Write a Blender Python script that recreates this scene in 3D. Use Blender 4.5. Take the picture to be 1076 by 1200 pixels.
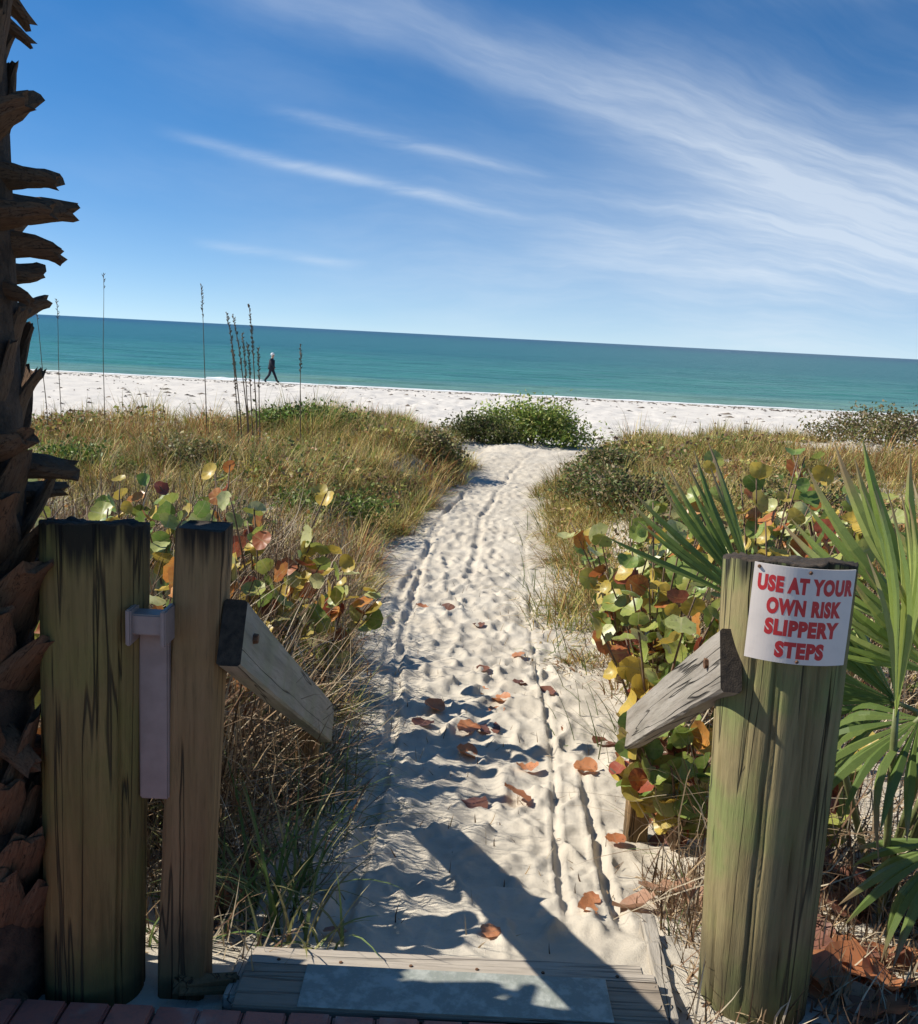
import bpy, bmesh, math, random
import numpy as np
from mathutils import Vector, Matrix, Euler
random.seed(7); rng = np.random.default_rng(11)
for o in list(bpy.data.objects): bpy.data.objects.remove(o)
scene = bpy.context.scene; COL = scene.collection
PI = math.pi; R = math.radians

# ------------------------------------------------------------------ camera
cd = bpy.data.cameras.new('camera'); cam = bpy.data.objects.new('camera', cd); COL.objects.link(cam)
cd.sensor_fit = 'VERTICAL'; cd.angle = 2*math.atan(600/1150); cd.clip_start = .05; cd.clip_end = 30000
pit, rol = R(10.17), R(2.93)
fwd = Vector((0, math.cos(pit), -math.sin(pit))); r0 = Vector((1,0,0)); u0 = Vector((0, math.sin(pit), math.cos(pit)))
cr = r0*math.cos(rol)+u0*math.sin(rol); cu = -r0*math.sin(rol)+u0*math.cos(rol)
cam.matrix_world = Matrix(((cr.x,cu.x,-fwd.x,0),(cr.y,cu.y,-fwd.y,0),(cr.z,cu.z,-fwd.z,1.5),(0,0,0,1)))
scene.camera = cam

# ------------------------------------------------------------------ node helper
class NT:
    def __init__(s, tree): s.t = tree; s.t.nodes.clear()
    def n(s, typ, **kw):
        nd = s.t.nodes.new('ShaderNode'+typ)
        for k, v in kw.items():
            if k.startswith('i_'):
                key = k[2:].replace('_', ' ')
                if key.isdigit(): key = int(key)
                s.set(nd, key, v)
            else: setattr(nd, k, v)
        return nd
    def set(s, nd, key, v):
        sock = nd.inputs[key]
        if isinstance(v, bpy.types.NodeSocket): s.t.links.new(v, sock)
        elif isinstance(v, bpy.types.Node): s.t.links.new(v.outputs[0], sock)
        else: sock.default_value = v
    def m(s, op, a, b=0.0, c=None):
        nd = s.t.nodes.new('ShaderNodeMath'); nd.operation = op
        s.set(nd, 0, a); s.set(nd, 1, b)
        if c is not None: s.set(nd, 2, c)
        return nd.outputs[0]
    def mix(s, f, a, b, mode='MIX'):
        nd = s.t.nodes.new('ShaderNodeMix'); nd.data_type = 'RGBA'; nd.blend_type = mode
        s.set(nd, 0, f); s.set(nd, 6, a); s.set(nd, 7, b); return nd.outputs[2]
    def rng(s, v, a, b, c=0.0, d=1.0, smooth=True):
        nd = s.t.nodes.new('ShaderNodeMapRange'); nd.clamp = True
        if smooth: nd.interpolation_type = 'SMOOTHSTEP'
        s.set(nd, 0, v); 
        for i, q in enumerate((a,b,c,d)): nd.inputs[1+i].default_value = q
        return nd.outputs[0]
    def noise(s, vec, scale, detail=4, rough=.55, dist=0.0):
        nd = s.n('TexNoise'); 
        if vec is not None: s.set(nd, 'Vector', vec)
        nd.inputs['Scale'].default_value = scale; nd.inputs['Detail'].default_value = detail
        nd.inputs['Roughness'].default_value = rough; nd.inputs['Distortion'].default_value = dist
        return nd.outputs[0]
    def mapping(s, vec, scale=(1,1,1), loc=(0,0,0), rot=(0,0,0)):
        nd = s.n('Mapping'); s.set(nd, 'Vector', vec); nd.inputs['Scale'].default_value = scale
        nd.inputs['Location'].default_value = loc; nd.inputs['Rotation'].default_value = rot; return nd.outputs[0]

# ------------------------------------------------------------------ sky and sun
SUN_EL, SUN_FWD = R(40), R(11)          # sun on the left, a little towards the sea
sd = Vector((-math.cos(SUN_FWD)*math.cos(SUN_EL), math.sin(SUN_FWD)*math.cos(SUN_EL), math.sin(SUN_EL)))
world = bpy.data.worlds.new('World'); scene.world = world; world.use_nodes = True
w = NT(world.node_tree)
gen = w.n('TexCoord').outputs['Generated']
sep = w.n('SeparateXYZ', i_0=gen); sx, sy, sz = sep.outputs
sky = w.n('TexSky'); sky.sky_type = 'NISHITA'; sky.sun_disc = False
sky.sun_elevation = SUN_EL; sky.sun_rotation = math.atan2(sd.x, sd.y)
sky.air_density = 1.0; sky.dust_density = .0; sky.ozone_density = 1.2
# the clear, strongly blue winter sky: horizon haze layer is shallow
zz = w.m('MULTIPLY', w.m('ABSOLUTE', sz), 1.55)
w.set(sky, 'Vector', w.n('CombineXYZ', i_0=sx, i_1=sy, i_2=w.m('ADD', zz, .1)))
skyc = w.n('Gamma', i_0=sky.outputs[0]); skyc.inputs[1].default_value = 1.0
hs = w.n('HueSaturation', i_Color=skyc); hs.inputs['Saturation'].default_value = 1.38
az = w.m('ARCTAN2', sx, sy); el = w.m('ARCSINE', sz)
def fcurve(v, pts, lo, hi):
    t = w.rng(v, lo, hi, 0, 1, smooth=False)
    nd = w.n('FloatCurve'); w.set(nd, 'Value', t); c = nd.mapping.curves[0]
    P = [((a-lo)/(hi-lo), b) for a, b in pts]
    while len(c.points) < len(P): c.points.new(0, 0)
    for p, q in zip(c.points, P): p.location = q
    nd.mapping.update(); return nd.outputs[0]
def gauss(d, wd): 
    q = w.m('DIVIDE', d, wd); return w.m('EXPONENT', w.m('MULTIPLY', w.m('MULTIPLY', q, q), -1.0))
uv = w.n('CombineXYZ', i_0=az, i_1=el).outputs[0]
warp = w.m('MULTIPLY', w.m('SUBTRACT', w.noise(uv, 3.4, 5, .5), .5), .085)
elw = w.m('ADD', el, warp)
dxa = w.m('SUBTRACT', .78, az); dya = w.m('SUBTRACT', elw, .012)
tht = w.m('ARCTAN2', dya, dxa); rho = w.m('SQRT', w.m('ADD', w.m('MULTIPLY', dxa, dxa), w.m('MULTIPLY', dya, dya)))
st_uv = w.n('CombineXYZ', i_0=w.m('MULTIPLY', rho, 3.6), i_1=w.m('MULTIPLY', tht, 15.0)).outputs[0]
st2_uv = w.n('CombineXYZ', i_0=w.m('MULTIPLY', rho, 7.0), i_1=w.m('MULTIPLY', w.m('ADD', tht, w.m('MULTIPLY', rho, .12)), 48.0)).outputs[0]
streak = w.rng(w.noise(st_uv, 1.0, 6, .58), .28, .74)
fine = w.rng(w.noise(st2_uv, 1.0, 6, .6), .28, .74)
broad = w.rng(w.noise(w.mapping(uv, (4, 9, 1), (2.3, 1.1, 0)), 1.0, 4, .5), .3, .7)
c1 = fcurve(az, [(-.4,.335),(-.25,.307),(.05,.252),(.16,.215),(.27,.178),(.36,.152),(.46,.14),(.7,.12)], -.4, .7)
w1 = fcurve(az, [(-.4,.016),(-.25,.02),(.05,.036),(.16,.055),(.27,.065),(.4,.052),(.7,.05)], -.4, .7)
band = w.m('MULTIPLY', gauss(w.m('SUBTRACT', elw, c1), w1), w.rng(az, -.3, .3, .38, 1))
veil = w.m('MULTIPLY', gauss(w.m('SUBTRACT', elw, .09), .095), gauss(w.m('SUBTRACT', az, .28), .32))
def thin(a0, e0, a1, e1, wd):
    sl = (e1-e0)/(a1-a0)
    d = w.m('SUBTRACT', w.m('ADD', el, w.m('MULTIPLY', warp, .18)), w.m('ADD', w.m('MULTIPLY', az, sl), e0-sl*a0))
    return w.m('MULTIPLY', gauss(d, wd), w.m('MULTIPLY', w.rng(az, a0, a0+(a1-a0)*.35), w.rng(az, a1-(a1-a0)*.1, a1+(a1-a0)*.35, 1, 0)))
ths = w.m('ADD', w.m('ADD', thin(-.32,.176,-.02,.128,.0055), w.m('MULTIPLY', thin(-.23,.206,.03,.160,.006), .7)), w.m('MULTIPLY', thin(-.28,.077,-.14,.066,.0045), .65))
puff = w.m('MULTIPLY', w.m('MULTIPLY', gauss(w.m('SUBTRACT', el, w.m('ADD', .345, w.m('MULTIPLY', az, -.06))), .018), gauss(w.m('SUBTRACT', az, .38), .065)), .45)
base_c = w.m('MULTIPLY', w.m('MULTIPLY', streak, broad), .12)
dens = w.m('MULTIPLY', w.m('ADD', w.m('MULTIPLY', band, .8), w.m('MULTIPLY', veil, .95)), w.m('ADD', .28, w.m('MULTIPLY', w.m('MULTIPLY', w.m('ADD', .25, w.m('MULTIPLY', streak, .75)), w.m('ADD', .5, w.m('MULTIPLY', fine, .5))), .8)))
dens = w.m('ADD', w.m('ADD', dens, w.m('MULTIPLY', ths, w.m('ADD', .12, w.m('MULTIPLY', fine, .45)))), w.m('ADD', w.m('MULTIPLY', puff, w.m('ADD', .3, w.m('MULTIPLY', fine, .7))), base_c))
dens = w.m('ADD', w.m('MULTIPLY', w.m('MINIMUM', dens, 1.0), .62), w.m('MULTIPLY', w.m('EXPONENT', w.m('MULTIPLY', w.m('ABSOLUTE', el), -16.0)), .3))
skymix = w.mix(dens, w.mix(1.0, hs.outputs[0], (.98,1.06,1.12,1), 'MULTIPLY'), (7.0, 7.6, 8.2, 1))
bg = w.n('Background', i_Color=skymix); bg.inputs['Strength'].default_value = .094
w.t.links.new(bg.outputs[0], w.n('OutputWorld').inputs[0])

sl = bpy.data.lights.new('sun', 'SUN'); sl.energy = 5.0; sl.angle = R(.53); sl.color = (1, .95, .87)
so = bpy.data.objects.new('sun', sl); COL.objects.link(so); so.rotation_euler = sd.to_track_quat('Z', 'Y').to_euler(); so.location = (-6, 2, 8)
vs = scene.view_settings; vs.view_transform = 'Standard'; vs.look = 'None'; vs.exposure = 0.38; vs.gamma = 1; vs.use_curve_mapping = False
scene.render.engine = 'CYCLES'; scene.cycles.max_bounces = 6; scene.cycles.diffuse_bounces = 3; scene.cycles.transmission_bounces = 3

# ------------------------------------------------------------------ scene helpers
def tag(o, label=None, cat=None, group=None, kind=None):
    if label: o['label'] = label
    if cat: o['category'] = cat
    if group: o['group'] = group
    if kind: o['kind'] = kind
    return o
def link(name, me, mat=None, parent=None, loc=(0,0,0), rot=None, scale=None):
    o = bpy.data.objects.new(name, me); COL.objects.link(o); o.location = loc
    if rot is not None: o.rotation_euler = rot
    if scale is not None: o.scale = (scale,)*3 if not hasattr(scale, '__len__') else scale
    if mat is not None and me is not None and len(me.materials) == 0: me.materials.append(mat)
    if parent is not None: o.parent = parent
    return o
def empty(name, loc=(0,0,0), rz=0.0):
    o = bpy.data.objects.new(name, None); COL.objects.link(o); o.location = loc; o.rotation_euler = (0,0,rz); o.empty_display_size = .1; return o
def np_mesh(name, V, faces_loops, starts, col=None, uv=None, smooth=False):
    me = bpy.data.meshes.new(name); V = np.asarray(V, np.float32)
    me.vertices.add(len(V)); me.vertices.foreach_set('co', V.ravel())
    me.loops.add(len(faces_loops)); me.loops.foreach_set('vertex_index', np.asarray(faces_loops, np.int32))
    me.polygons.add(len(starts)); me.polygons.foreach_set('loop_start', np.asarray(starts, np.int32))
    if smooth: me.polygons.foreach_set('use_smooth', np.ones(len(starts), bool))
    me.update(calc_edges=True)
    if col is not None:
        a = me.attributes.new('Col', 'FLOAT_COLOR', 'POINT'); c = np.ones((len(V), 4), np.float32); c[:, :3] = col; a.data.foreach_set('color', c.ravel())
    return me
def py_mesh(name, V, F, smooth=False, uv=None):
    me = bpy.data.meshes.new(name); me.from_pydata([tuple(v) for v in V], [], F); me.update()
    if smooth: me.polygons.foreach_set('use_smooth', [True]*len(me.polygons))
    if uv is not None:
        l = me.uv_layers.new(name='UVMap')
        for lp in me.loops: l.data[lp.index].uv = uv[lp.vertex_index]
    return me
def bm_mesh(name, bm, smooth=False):
    me = bpy.data.meshes.new(name); bmesh.ops.recalc_face_normals(bm, faces=bm.faces); bm.to_mesh(me); bm.free()
    if smooth: me.polygons.foreach_set('use_smooth', [True]*len(me.polygons))
    return me
def box_mesh(name, sx_, sy_, sz_, bev=.004, seg=2, jitter=0.0, centre=(0,0,0)):
    bm = bmesh.new(); bmesh.ops.create_cube(bm, size=1)
    bmesh.ops.scale(bm, vec=(sx_, sy_, sz_), verts=bm.verts)
    if bev: bmesh.ops.bevel(bm, geom=list(bm.edges), offset=bev, segments=seg, affect='EDGES')
    if jitter:
        for v in bm.verts: v.co += Vector([random.uniform(-jitter, jitter) for _ in range(3)])
    bmesh.ops.translate(bm, vec=centre, verts=bm.verts)
    return bm_mesh(name, bm)
def tube_bm(bm, pts, rad, n=6, cap=True):
    rings = []
    for i, p in enumerate(pts):
        p = Vector(p); d = (Vector(pts[min(i+1, len(pts)-1)])-Vector(pts[max(i-1, 0)])).normalized()
        a = d.cross(Vector((0,0,1))) if abs(d.z) < .95 else d.cross(Vector((1,0,0)))
        a.normalize(); b = d.cross(a); r = rad[i] if hasattr(rad, '__len__') else rad
        rings.append([bm.verts.new(p+a*math.cos(2*PI*k/n)*r+b*math.sin(2*PI*k/n)*r) for k in range(n)])
    for i in range(len(rings)-1):
        for k in range(n): bm.faces.new((rings[i][k], rings[i][(k+1)%n], rings[i+1][(k+1)%n], rings[i+1][k]))
    if cap: bm.faces.new(rings[0][::-1]); bm.faces.new(rings[-1])
def tube_mesh(name, pts, rad, n=6):
    bm = bmesh.new(); tube_bm(bm, pts, rad, n); return bm_mesh(name, bm, True)
# value noise
def _h(ix, iy, s):
    h = (ix.astype(np.int64)*374761393 + iy.astype(np.int64)*668265263 + s*974711) & 0xffffffff
    h = ((h ^ (h >> 13))*1274126177) & 0xffffffff
    return ((h ^ (h >> 16)) & 0xffff)/65535.0
def vn(x, y, s=0):
    x = np.asarray(x, float); y = np.asarray(y, float); ix = np.floor(x); iy = np.floor(y); fx = x-ix; fy = y-iy
    fx = fx*fx*(3-2*fx); fy = fy*fy*(3-2*fy)
    a = _h(ix, iy, s); b = _h(ix+1, iy, s); c = _h(ix, iy+1, s); d = _h(ix+1, iy+1, s)
    return (a+(b-a)*fx)*(1-fy)+(c+(d-c)*fx)*fy
def fbm(x, y, o=4, s=0):
    t = 0; a = .5
    for i in range(o): t = t+a*(vn(x, y, s+i)-.5); x = x*2.03+7.1; y = y*2.03+3.7; a *= .5
    return t
def sstep(t): t = np.clip(t, 0, 1); return t*t*(3-2*t)

# ------------------------------------------------------------------ materials
def mat(name):
    m = bpy.data.materials.new(name); m.use_nodes = True; t = NT(m.node_tree)
    p = t.n('BsdfPrincipled'); out = t.n('OutputMaterial'); t.t.links.new(p.outputs[0], out.inputs[0]); t.p = p; t.out = out
    return m, t
def wood_mat(name, c1, c2, axis='Z', algae=(.13,.16,.05), alg=.5, top=None, rough=.85, crack=.8):
    m, t = mat(name); oc = t.n('TexCoord').outputs['Object']
    st = {'X': (.06,1,1), 'Y': (1,.06,1), 'Z': (1,1,.06)}[axis]
    v = t.mapping(oc, st)
    g1 = t.noise(v, 26, 6, .62, .35); g2 = t.noise(v, 110, 5, .7, .2); big = t.noise(oc, 4.5, 4, .55)
    blot = t.noise(t.mapping(oc, tuple(.35 if s < 1 else 1 for s in st)), 13, 5, .6)
    c = t.mix(t.rng(g1, .3, .72), (*c1, 1), (*c2, 1))
    c = t.mix(t.m('MULTIPLY', t.rng(big, .42, .66), alg), c, (*algae, 1))
    c = t.mix(t.m('MULTIPLY', t.rng(blot, .52, .75), .45), c, (*(q*.45 for q in c1), 1))
    c = t.mix(t.m('MULTIPLY', t.rng(g2, .48, .7), .45), c, (*(q*.35 for q in c1), 1))
    crk = t.rng(t.m('ABSOLUTE', t.m('SUBTRACT', t.noise(t.mapping(oc, tuple(s*.5 if s < 1 else 1 for s in st), (3.1,1.7,.3)), 17, 3, .5, .3), .5)), 0, .017, 1, 0)
    c = t.mix(t.m('MULTIPLY', crk, crack), c, (.02,.016,.012,1))
    if top is not None:
        z = t.n('SeparateXYZ', i_0=oc).outputs[2]
        drip = t.m('ADD', z, t.m('MULTIPLY', t.m('SUBTRACT', t.noise(t.mapping(oc, (1,1,.03)), 34, 4, .6), .5), .32))
        c = t.mix(t.m('MULTIPLY', t.rng(drip, top-.085, top-.005), .93), c, (.012,.011,.010,1))
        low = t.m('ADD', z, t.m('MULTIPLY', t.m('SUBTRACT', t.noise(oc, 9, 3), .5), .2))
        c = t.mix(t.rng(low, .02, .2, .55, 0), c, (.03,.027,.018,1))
    t.set(t.p, 'Base Color', c); t.p.inputs['Roughness'].default_value = rough; t.p.inputs['Specular IOR Level'].default_value = .25
    hgt = t.m('SUBTRACT', t.m('ADD', t.m('MULTIPLY', g1, .6), t.m('MULTIPLY', g2, .4)), t.m('MULTIPLY', crk, .9))
    bp = t.n('Bump', i_Height=hgt); bp.inputs['Strength'].default_value = .8; bp.inputs['Distance'].default_value = .008
    t.set(t.p, 'Normal', bp); return m
def plain_mat(name, c, rough=.7, var=.25, scale=14, bump=.2, metal=0.0, c2=None, dist=.003):
    m, t = mat(name); oc = t.n('TexCoord').outputs['Object']; n = t.noise(oc, scale, 6, .6)
    c2 = c2 or tuple(q*(1-var*1.6) for q in c)
    t.set(t.p, 'Base Color', t.mix(t.rng(n, .32, .7), (*c, 1), (*c2, 1))); t.p.inputs['Roughness'].default_value = rough; t.p.inputs['Metallic'].default_value = metal
    if bump:
        b = t.n('Bump', i_Height=t.noise(oc, scale*4, 5, .65)); b.inputs['Strength'].default_value = bump; b.inputs['Distance'].default_value = dist; t.set(t.p, 'Normal', b)
    return m
def leaf_shader(t, colour, trans=.3, rough=.5, spec=.35):
    t.set(t.p, 'Base Color', colour); t.p.inputs['Roughness'].default_value = rough; t.p.inputs['Specular IOR Level'].default_value = spec
    tr = t.n('BsdfTranslucent'); t.set(tr, 0, colour); mx = t.n('MixShader'); mx.inputs[0].default_value = trans
    t.t.links.new(t.p.outputs[0], mx.inputs[1]); t.t.links.new(tr.outputs[0], mx.inputs[2]); t.t.links.new(mx.outputs[0], t.out.inputs[0])
def attr_mat(name, trans=.25, rough=.6):
    m, t = mat(name); a = t.n('Attribute', attribute_name='Col'); 
    leaf_shader(t, a.outputs['Color'], trans, rough, .25); return m
M_grass = attr_mat('grass_blades', .3); M_leafy = attr_mat('small_leaves', .25, .5); M_twig = attr_mat('dry_twigs', .05, .8)

def sand_mat():
    m, t = mat('quartz_sand'); pos = t.n('NewGeometry').outputs['Position']
    y = t.n('SeparateXYZ', i_0=pos).outputs[1]
    n1 = t.noise(pos, 2.2, 5, .6); n2 = t.noise(pos, 38, 4, .65); n3 = t.noise(pos, 300, 3, .7)
    c = t.mix(t.rng(n1, .3, .7), (.60,.535,.425,1), (.52,.455,.355,1))
    c = t.mix(t.m('MULTIPLY', t.rng(n2, .5, .75), .35), c, (.42,.36,.28,1))
    c = t.mix(t.m('MULTIPLY', t.rng(n3, .6, .72), .4), c, (.27,.21,.15,1))
    beach = t.rng(y, 20, 30)
    spk = t.rng(t.noise(t.mapping(pos, (1,.45,1)), 3.4, 6, .72), .56, .68)
    bc = t.mix(t.m('MULTIPLY', spk, .5), (.66,.61,.53,1), (.38,.33,.27,1))
    c = t.mix(beach, c, bc)
    wet = t.rng(t.m('ADD', y, t.m('MULTIPLY', t.m('SUBTRACT', t.noise(pos, .25, 3), .5), 3.0)), 57.4, 58.6)
    c = t.mix(t.m('MULTIPLY', wet, .5), c, (.33,.29,.22,1))
    t.set(t.p, 'Base Color', c); t.p.inputs['Roughness'].default_value = .9; t.p.inputs['Specular IOR Level'].default_value = .15
    h = t.m('ADD', t.m('MULTIPLY', n2, .7), t.m('MULTIPLY', n3, .4))
    b = t.n('Bump', i_Height=h); b.inputs['Strength'].default_value = .6; b.inputs['Distance'].default_value = .012; t.set(t.p, 'Normal', b)
    return m
M_sand = sand_mat()

def sea_mat():
    m, t = mat('sea_water'); pos = t.n('NewGeometry').outputs['Position']; y = t.n('SeparateXYZ', i_0=pos).outputs[1]
    patch = t.noise(t.mapping(pos, (.012,.05,1)), 1, 5, .6)
    yy = t.m('ADD', y, t.m('MULTIPLY', t.m('MULTIPLY', t.m('SUBTRACT', patch, .5), .7), y))
    c = t.mix(t.rng(yy, 58, 80), (.17,.30,.20,1), (.045,.21,.165,1))
    c = t.mix(t.rng(yy, 80, 190), c, (.015,.14,.13,1)); c = t.mix(t.rng(yy, 200, 1500), c, (.005,.07,.10,1))
    foam = t.m('MULTIPLY', t.rng(t.noise(t.mapping(pos, (.12,.9,1)), 1, 6, .7), .53, .62), t.rng(t.m('ADD', y, t.m('MULTIPLY', patch, 2.0)), 60.0, 63.2, 1, 0))
    c = t.mix(foam, c, (.75,.75,.72,1))
    chop_shade = t.noise(t.mapping(pos, (.10,.55,1)), 1, 6, .68, .5); c = t.mix(t.m('MULTIPLY', t.rng(chop_shade, .42, .6), .65), c, t.mix(1.0, c, (.45,.55,.62,1), 'MULTIPLY'))  # shaded sides of small waves put into the water colour as dark streaks
    t.set(t.p, 'Base Color', c); t.p.inputs['Roughness'].default_value = .28; t.p.inputs['IOR'].default_value = 1.33; t.p.inputs['Specular IOR Level'].default_value = .3
    w1 = t.noise(t.mapping(pos, (.22,.75,1)), 1, 5, .62, .4); w2 = t.noise(t.mapping(pos, (1.1,3.0,1)), 1, 3, .6)
    b = t.n('Bump', i_Height=t.m('ADD', w1, t.m('MULTIPLY', w2, .25))); b.inputs['Strength'].default_value = 1.0; b.inputs['Distance'].default_value = .55
    t.set(t.p, 'Normal', b); return m

# ------------------------------------------------------------------ terrain
PY = [-9,1.6,2.2,2.6,3.2,4,5,7,10,14,18,22,25,28,35,50,57,60,70,80]
PZ = [-.08,-.06,-.06,-.18,-.36,-.5,-.6,-.72,-.85,-.92,-.95,-1.0,-1.1,-1.45,-1.56,-1.68,-1.76,-1.86,-2.3,-3.5]
SY = [-9,1.6,2.2,3,4,5,7,10,14,18,22,25,28,35,50,57,60,70,80]
SZ = [-.06,-.05,-.06,-.14,-.24,-.34,-.46,-.5,-.46,-.42,-.6,-.95,-1.4,-1.56,-1.68,-1.76,-1.86,-2.3,-3.5]
CY = [1.9,2.3,5,8.7,13.5,16,18,21,25]; CX = [.05,.1,.2,.06,.24,.78,1.05,1.4,1.7]; CH = [.5,.5,.70,.90,.82,.70,.95,1.55,2.0]
def pc(y): return np.interp(y, CY, CX)
def ph(y): return np.interp(y, CY, CH)
def edge(x, y): return np.abs(x-pc(y))-ph(y)          # distance outside the path
def ground(x, y):
    x = np.asarray(x, float); y = np.asarray(y, float)
    t = sstep(edge(x, y)/1.15); zc = np.interp(y, PY, PZ); zs = np.interp(y, SY, SZ)
    z = zc+(zs-zc)*t
    dune = t*sstep((y-3)/3)*(1-sstep((y-24)/5))
    z = z+dune*(fbm(x*.45, y*.45, 3, 5)*.55+fbm(x*1.7, y*1.7, 2, 9)*.14)
    z = z-.5*dune*sstep((-x-6.2)/3)*sstep((y-13)/5)          # lower gap in the dune on the left
    z = z+.15*np.exp(-((x-9.5)/3.2)**2-((y-21.5)/3)**2)
    z = z+np.exp(-((y-22.8)/2.2)**2)*fbm(x*.8, y*.5, 3, 14)*.55*np.exp(-((x-1.6)/4)**2)
    return z
def gz(x, y): return float(ground(np.array([x]), np.array([y]))[0])
def build_ground():
    ys = np.concatenate([[-9,-5,-2,0,1,1.6], np.geomspace(1.9, 82, 800)])
    us = np.linspace(-1, 1, 430); X = []; 
    wd = np.where(ys < 1.9, 7.0, 2.6+1.15*np.maximum(ys, 0))
    X = wd[:, None]*(.33*us+.67*us**3)[None, :]; Y = np.repeat(ys[:, None], len(us), 1)
    Z = ground(X, Y); e = edge(X, Y)
    inp = (1-sstep((e+.05)/.5))*sstep((Y-2.2)/.35)*(1-sstep((Y-26)/4))
    soft = sstep((Y-2.15)/.3)
    Z += inp*(fbm(X*7, Y*8, 5, 21)*.048+fbm(X*22, Y*22, 3, 23)*.016*(Y < 14)+fbm(X*1.3, Y*1.3, 2, 31)*.09)+soft*(1-inp)*fbm(X*4, Y*4, 3, 41)*.05
    Z += sstep((Y-27)/4)*(fbm(X*.5, Y*.5, 4, 51)*.18+fbm(X*1.9, Y*1.5, 3, 57)*.17)*(1-sstep((Y-53)/4))
    D = np.zeros_like(Z)
    n = 1500
    for i in range(n):                                   # trampled footprints
        fy = 2.35+(25-2.35)*rng.random()**1.55
        fx = pc(fy)+ph(fy)*rng.normal()*.45
        if abs(fx-pc(fy)) > ph(fy)*1.02: continue
        sgn = 1 if rng.random() < .5 else -1; a = PI/2+rng.normal()*.35; L = rng.uniform(.11, .15); Wd = rng.uniform(.042, .06); dp = rng.uniform(.006, .018)*min(1, .35+fy*.09)
        r0_, r1_ = np.searchsorted(ys, [fy-.32, fy+.32]); xx = X[r0_:r1_]-fx; yy = Y[r0_:r1_]-fy
        p = (xx*math.cos(a)+yy*math.sin(a))/L; q = (-xx*math.sin(a)+yy*math.cos(a))/(Wd*(1+.25*np.clip(p, -1, 1)))
        rr = np.sqrt(p*p+q*q)
        D[r0_:r1_] = np.minimum(D[r0_:r1_]*(1-.75*np.exp(-(rr/1.0)**4)), 9)
        D[r0_:r1_] += -dp*np.exp(-(rr/.9)**4)*(1+.5*p*sgn*(rr < 1.6)) + dp*.62*np.exp(-((rr-1.35)/.33)**2)
    Z += D*sstep((Y-2.2)/.3)
    def rut(pts, wdt, dep, fade=1.0):
        yy = [p[1] for p in pts]; xx = [p[0] for p in pts]
        cx = np.interp(Y, yy, xx)+fbm(Y*1.1, Y*0, 2, 77)*.10; m_ = sstep((Y-yy[0])/.4)*(1-sstep((Y-yy[-1]+1)/1.5))
        q = (X-cx)/wdt; s_ = .6+.6*vn(Y*1.1, Y*0+wdt*90, 3)
        return m_*s_*(-dep*np.exp(-q**4)+dep*.55*np.exp(-((np.abs(q)-1.6)/.5)**2))*fade
    Z += rut([(-.27,2.3),(-.28,3.7),(-.33,5.84),(-.38,8.7),(-.34,12),(.15,16)], .03, .024)
    Z += rut([(-.40,6),(-.50,8.7),(-.1,14.2),(.3,16.6)], .035, .02)
    Z += rut([(.39,2.5),(.5,4.15),(.57,5.5),(.64,7.9),(.75,11.2),(1.24,14.6),(2.6,20)], .016, .02)
    Z += rut([(.55,2.5),(.62,3.5),(.66,4.6)], .02, .03)
    Z += rut([(.1,9),(.3,13),(.9,18),(1.6,22)], .04, .018)
    under = (Y < 2.21) & (np.abs(X) < 1.7); Z[under] = np.minimum(Z[under], -.05)
    nr, nc = X.shape; idx = np.arange(nr*nc).reshape(nr, nc)
    q = np.stack([idx[:-1,:-1], idx[:-1,1:], idx[1:,1:], idx[1:,:-1]], -1).reshape(-1, 4)
    me = np_mesh('sand_ground', np.stack([X, Y, Z], -1).reshape(-1, 3), q.ravel(), np.arange(len(q))*4, smooth=True)
    tag(link('sand_ground', me, M_sand), kind='structure')
build_ground()

def build_sea():
    ys = np.concatenate([np.geomspace(57.5, 400, 200), np.geomspace(420, 24000, 60)]); us = np.linspace(-1, 1, 160)
    X = (40+1.3*ys)[:, None]*us[None, :]; Y = np.repeat(ys[:, None], len(us), 1)
    near = 1-sstep((Y-70)/250)
    Z = -1.85+near*(.05*np.sin(Y*.9+fbm(X*.05, Y*.05, 3, 3)*9)+fbm(X*.25, Y*.6, 3, 8)*.22)*sstep((Y-59)/5)
    nr, nc = X.shape; idx = np.arange(nr*nc).reshape(nr, nc)
    q = np.stack([idx[:-1,:-1], idx[:-1,1:], idx[1:,1:], idx[1:,:-1]], -1).reshape(-1, 4)
    me = np_mesh('sea', np.stack([X, Y, Z], -1).reshape(-1, 3), q.ravel(), np.arange(len(q))*4, smooth=True)
    tag(link('sea', me, sea_mat()), kind='structure')
build_sea()

M_foam = plain_mat('foam', (.82,.82,.80), .8, .08, 3, .3)
def foam_strip(name, x0, x1, y, wdt, hgt, label):
    n = 90; V = []; F = []
    for i in range(n):
        t = i/(n-1); x = x0+(x1-x0)*t; e = math.sin(PI*t)**.4
        yy = y+.5*float(fbm(np.array([x*.15]), np.array([y]), 3, 2)[0]); ww = wdt*e*(.45+1.1*float(vn(np.array([x*1.3]), np.array([y]), 4)[0])); hh = hgt*e*(.3+float(vn(np.array([x*1.9]), np.array([y]), 6)[0]))
        V += [(x, yy-ww/2, -1.86), (x, yy-ww*.2, -1.84+hh), (x, yy+ww*.2, -1.84+hh*.9), (x, yy+ww/2, -1.88)]
        if i:
            for k in range(3): a = (i-1)*4+k; F.append((a, a+1, a+5, a+4))
    tag(link(name, py_mesh(name, V, F, True), M_foam), label, kind='stuff')
foam_strip('surf_foam', -36, 40, 60.1, .5, .05, 'thin white wash along the waterline')
foam_strip('surf_foam', -16.2, -12.6, 61.6, .6, .07, 'small white breaking wave crest just off the beach')

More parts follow.
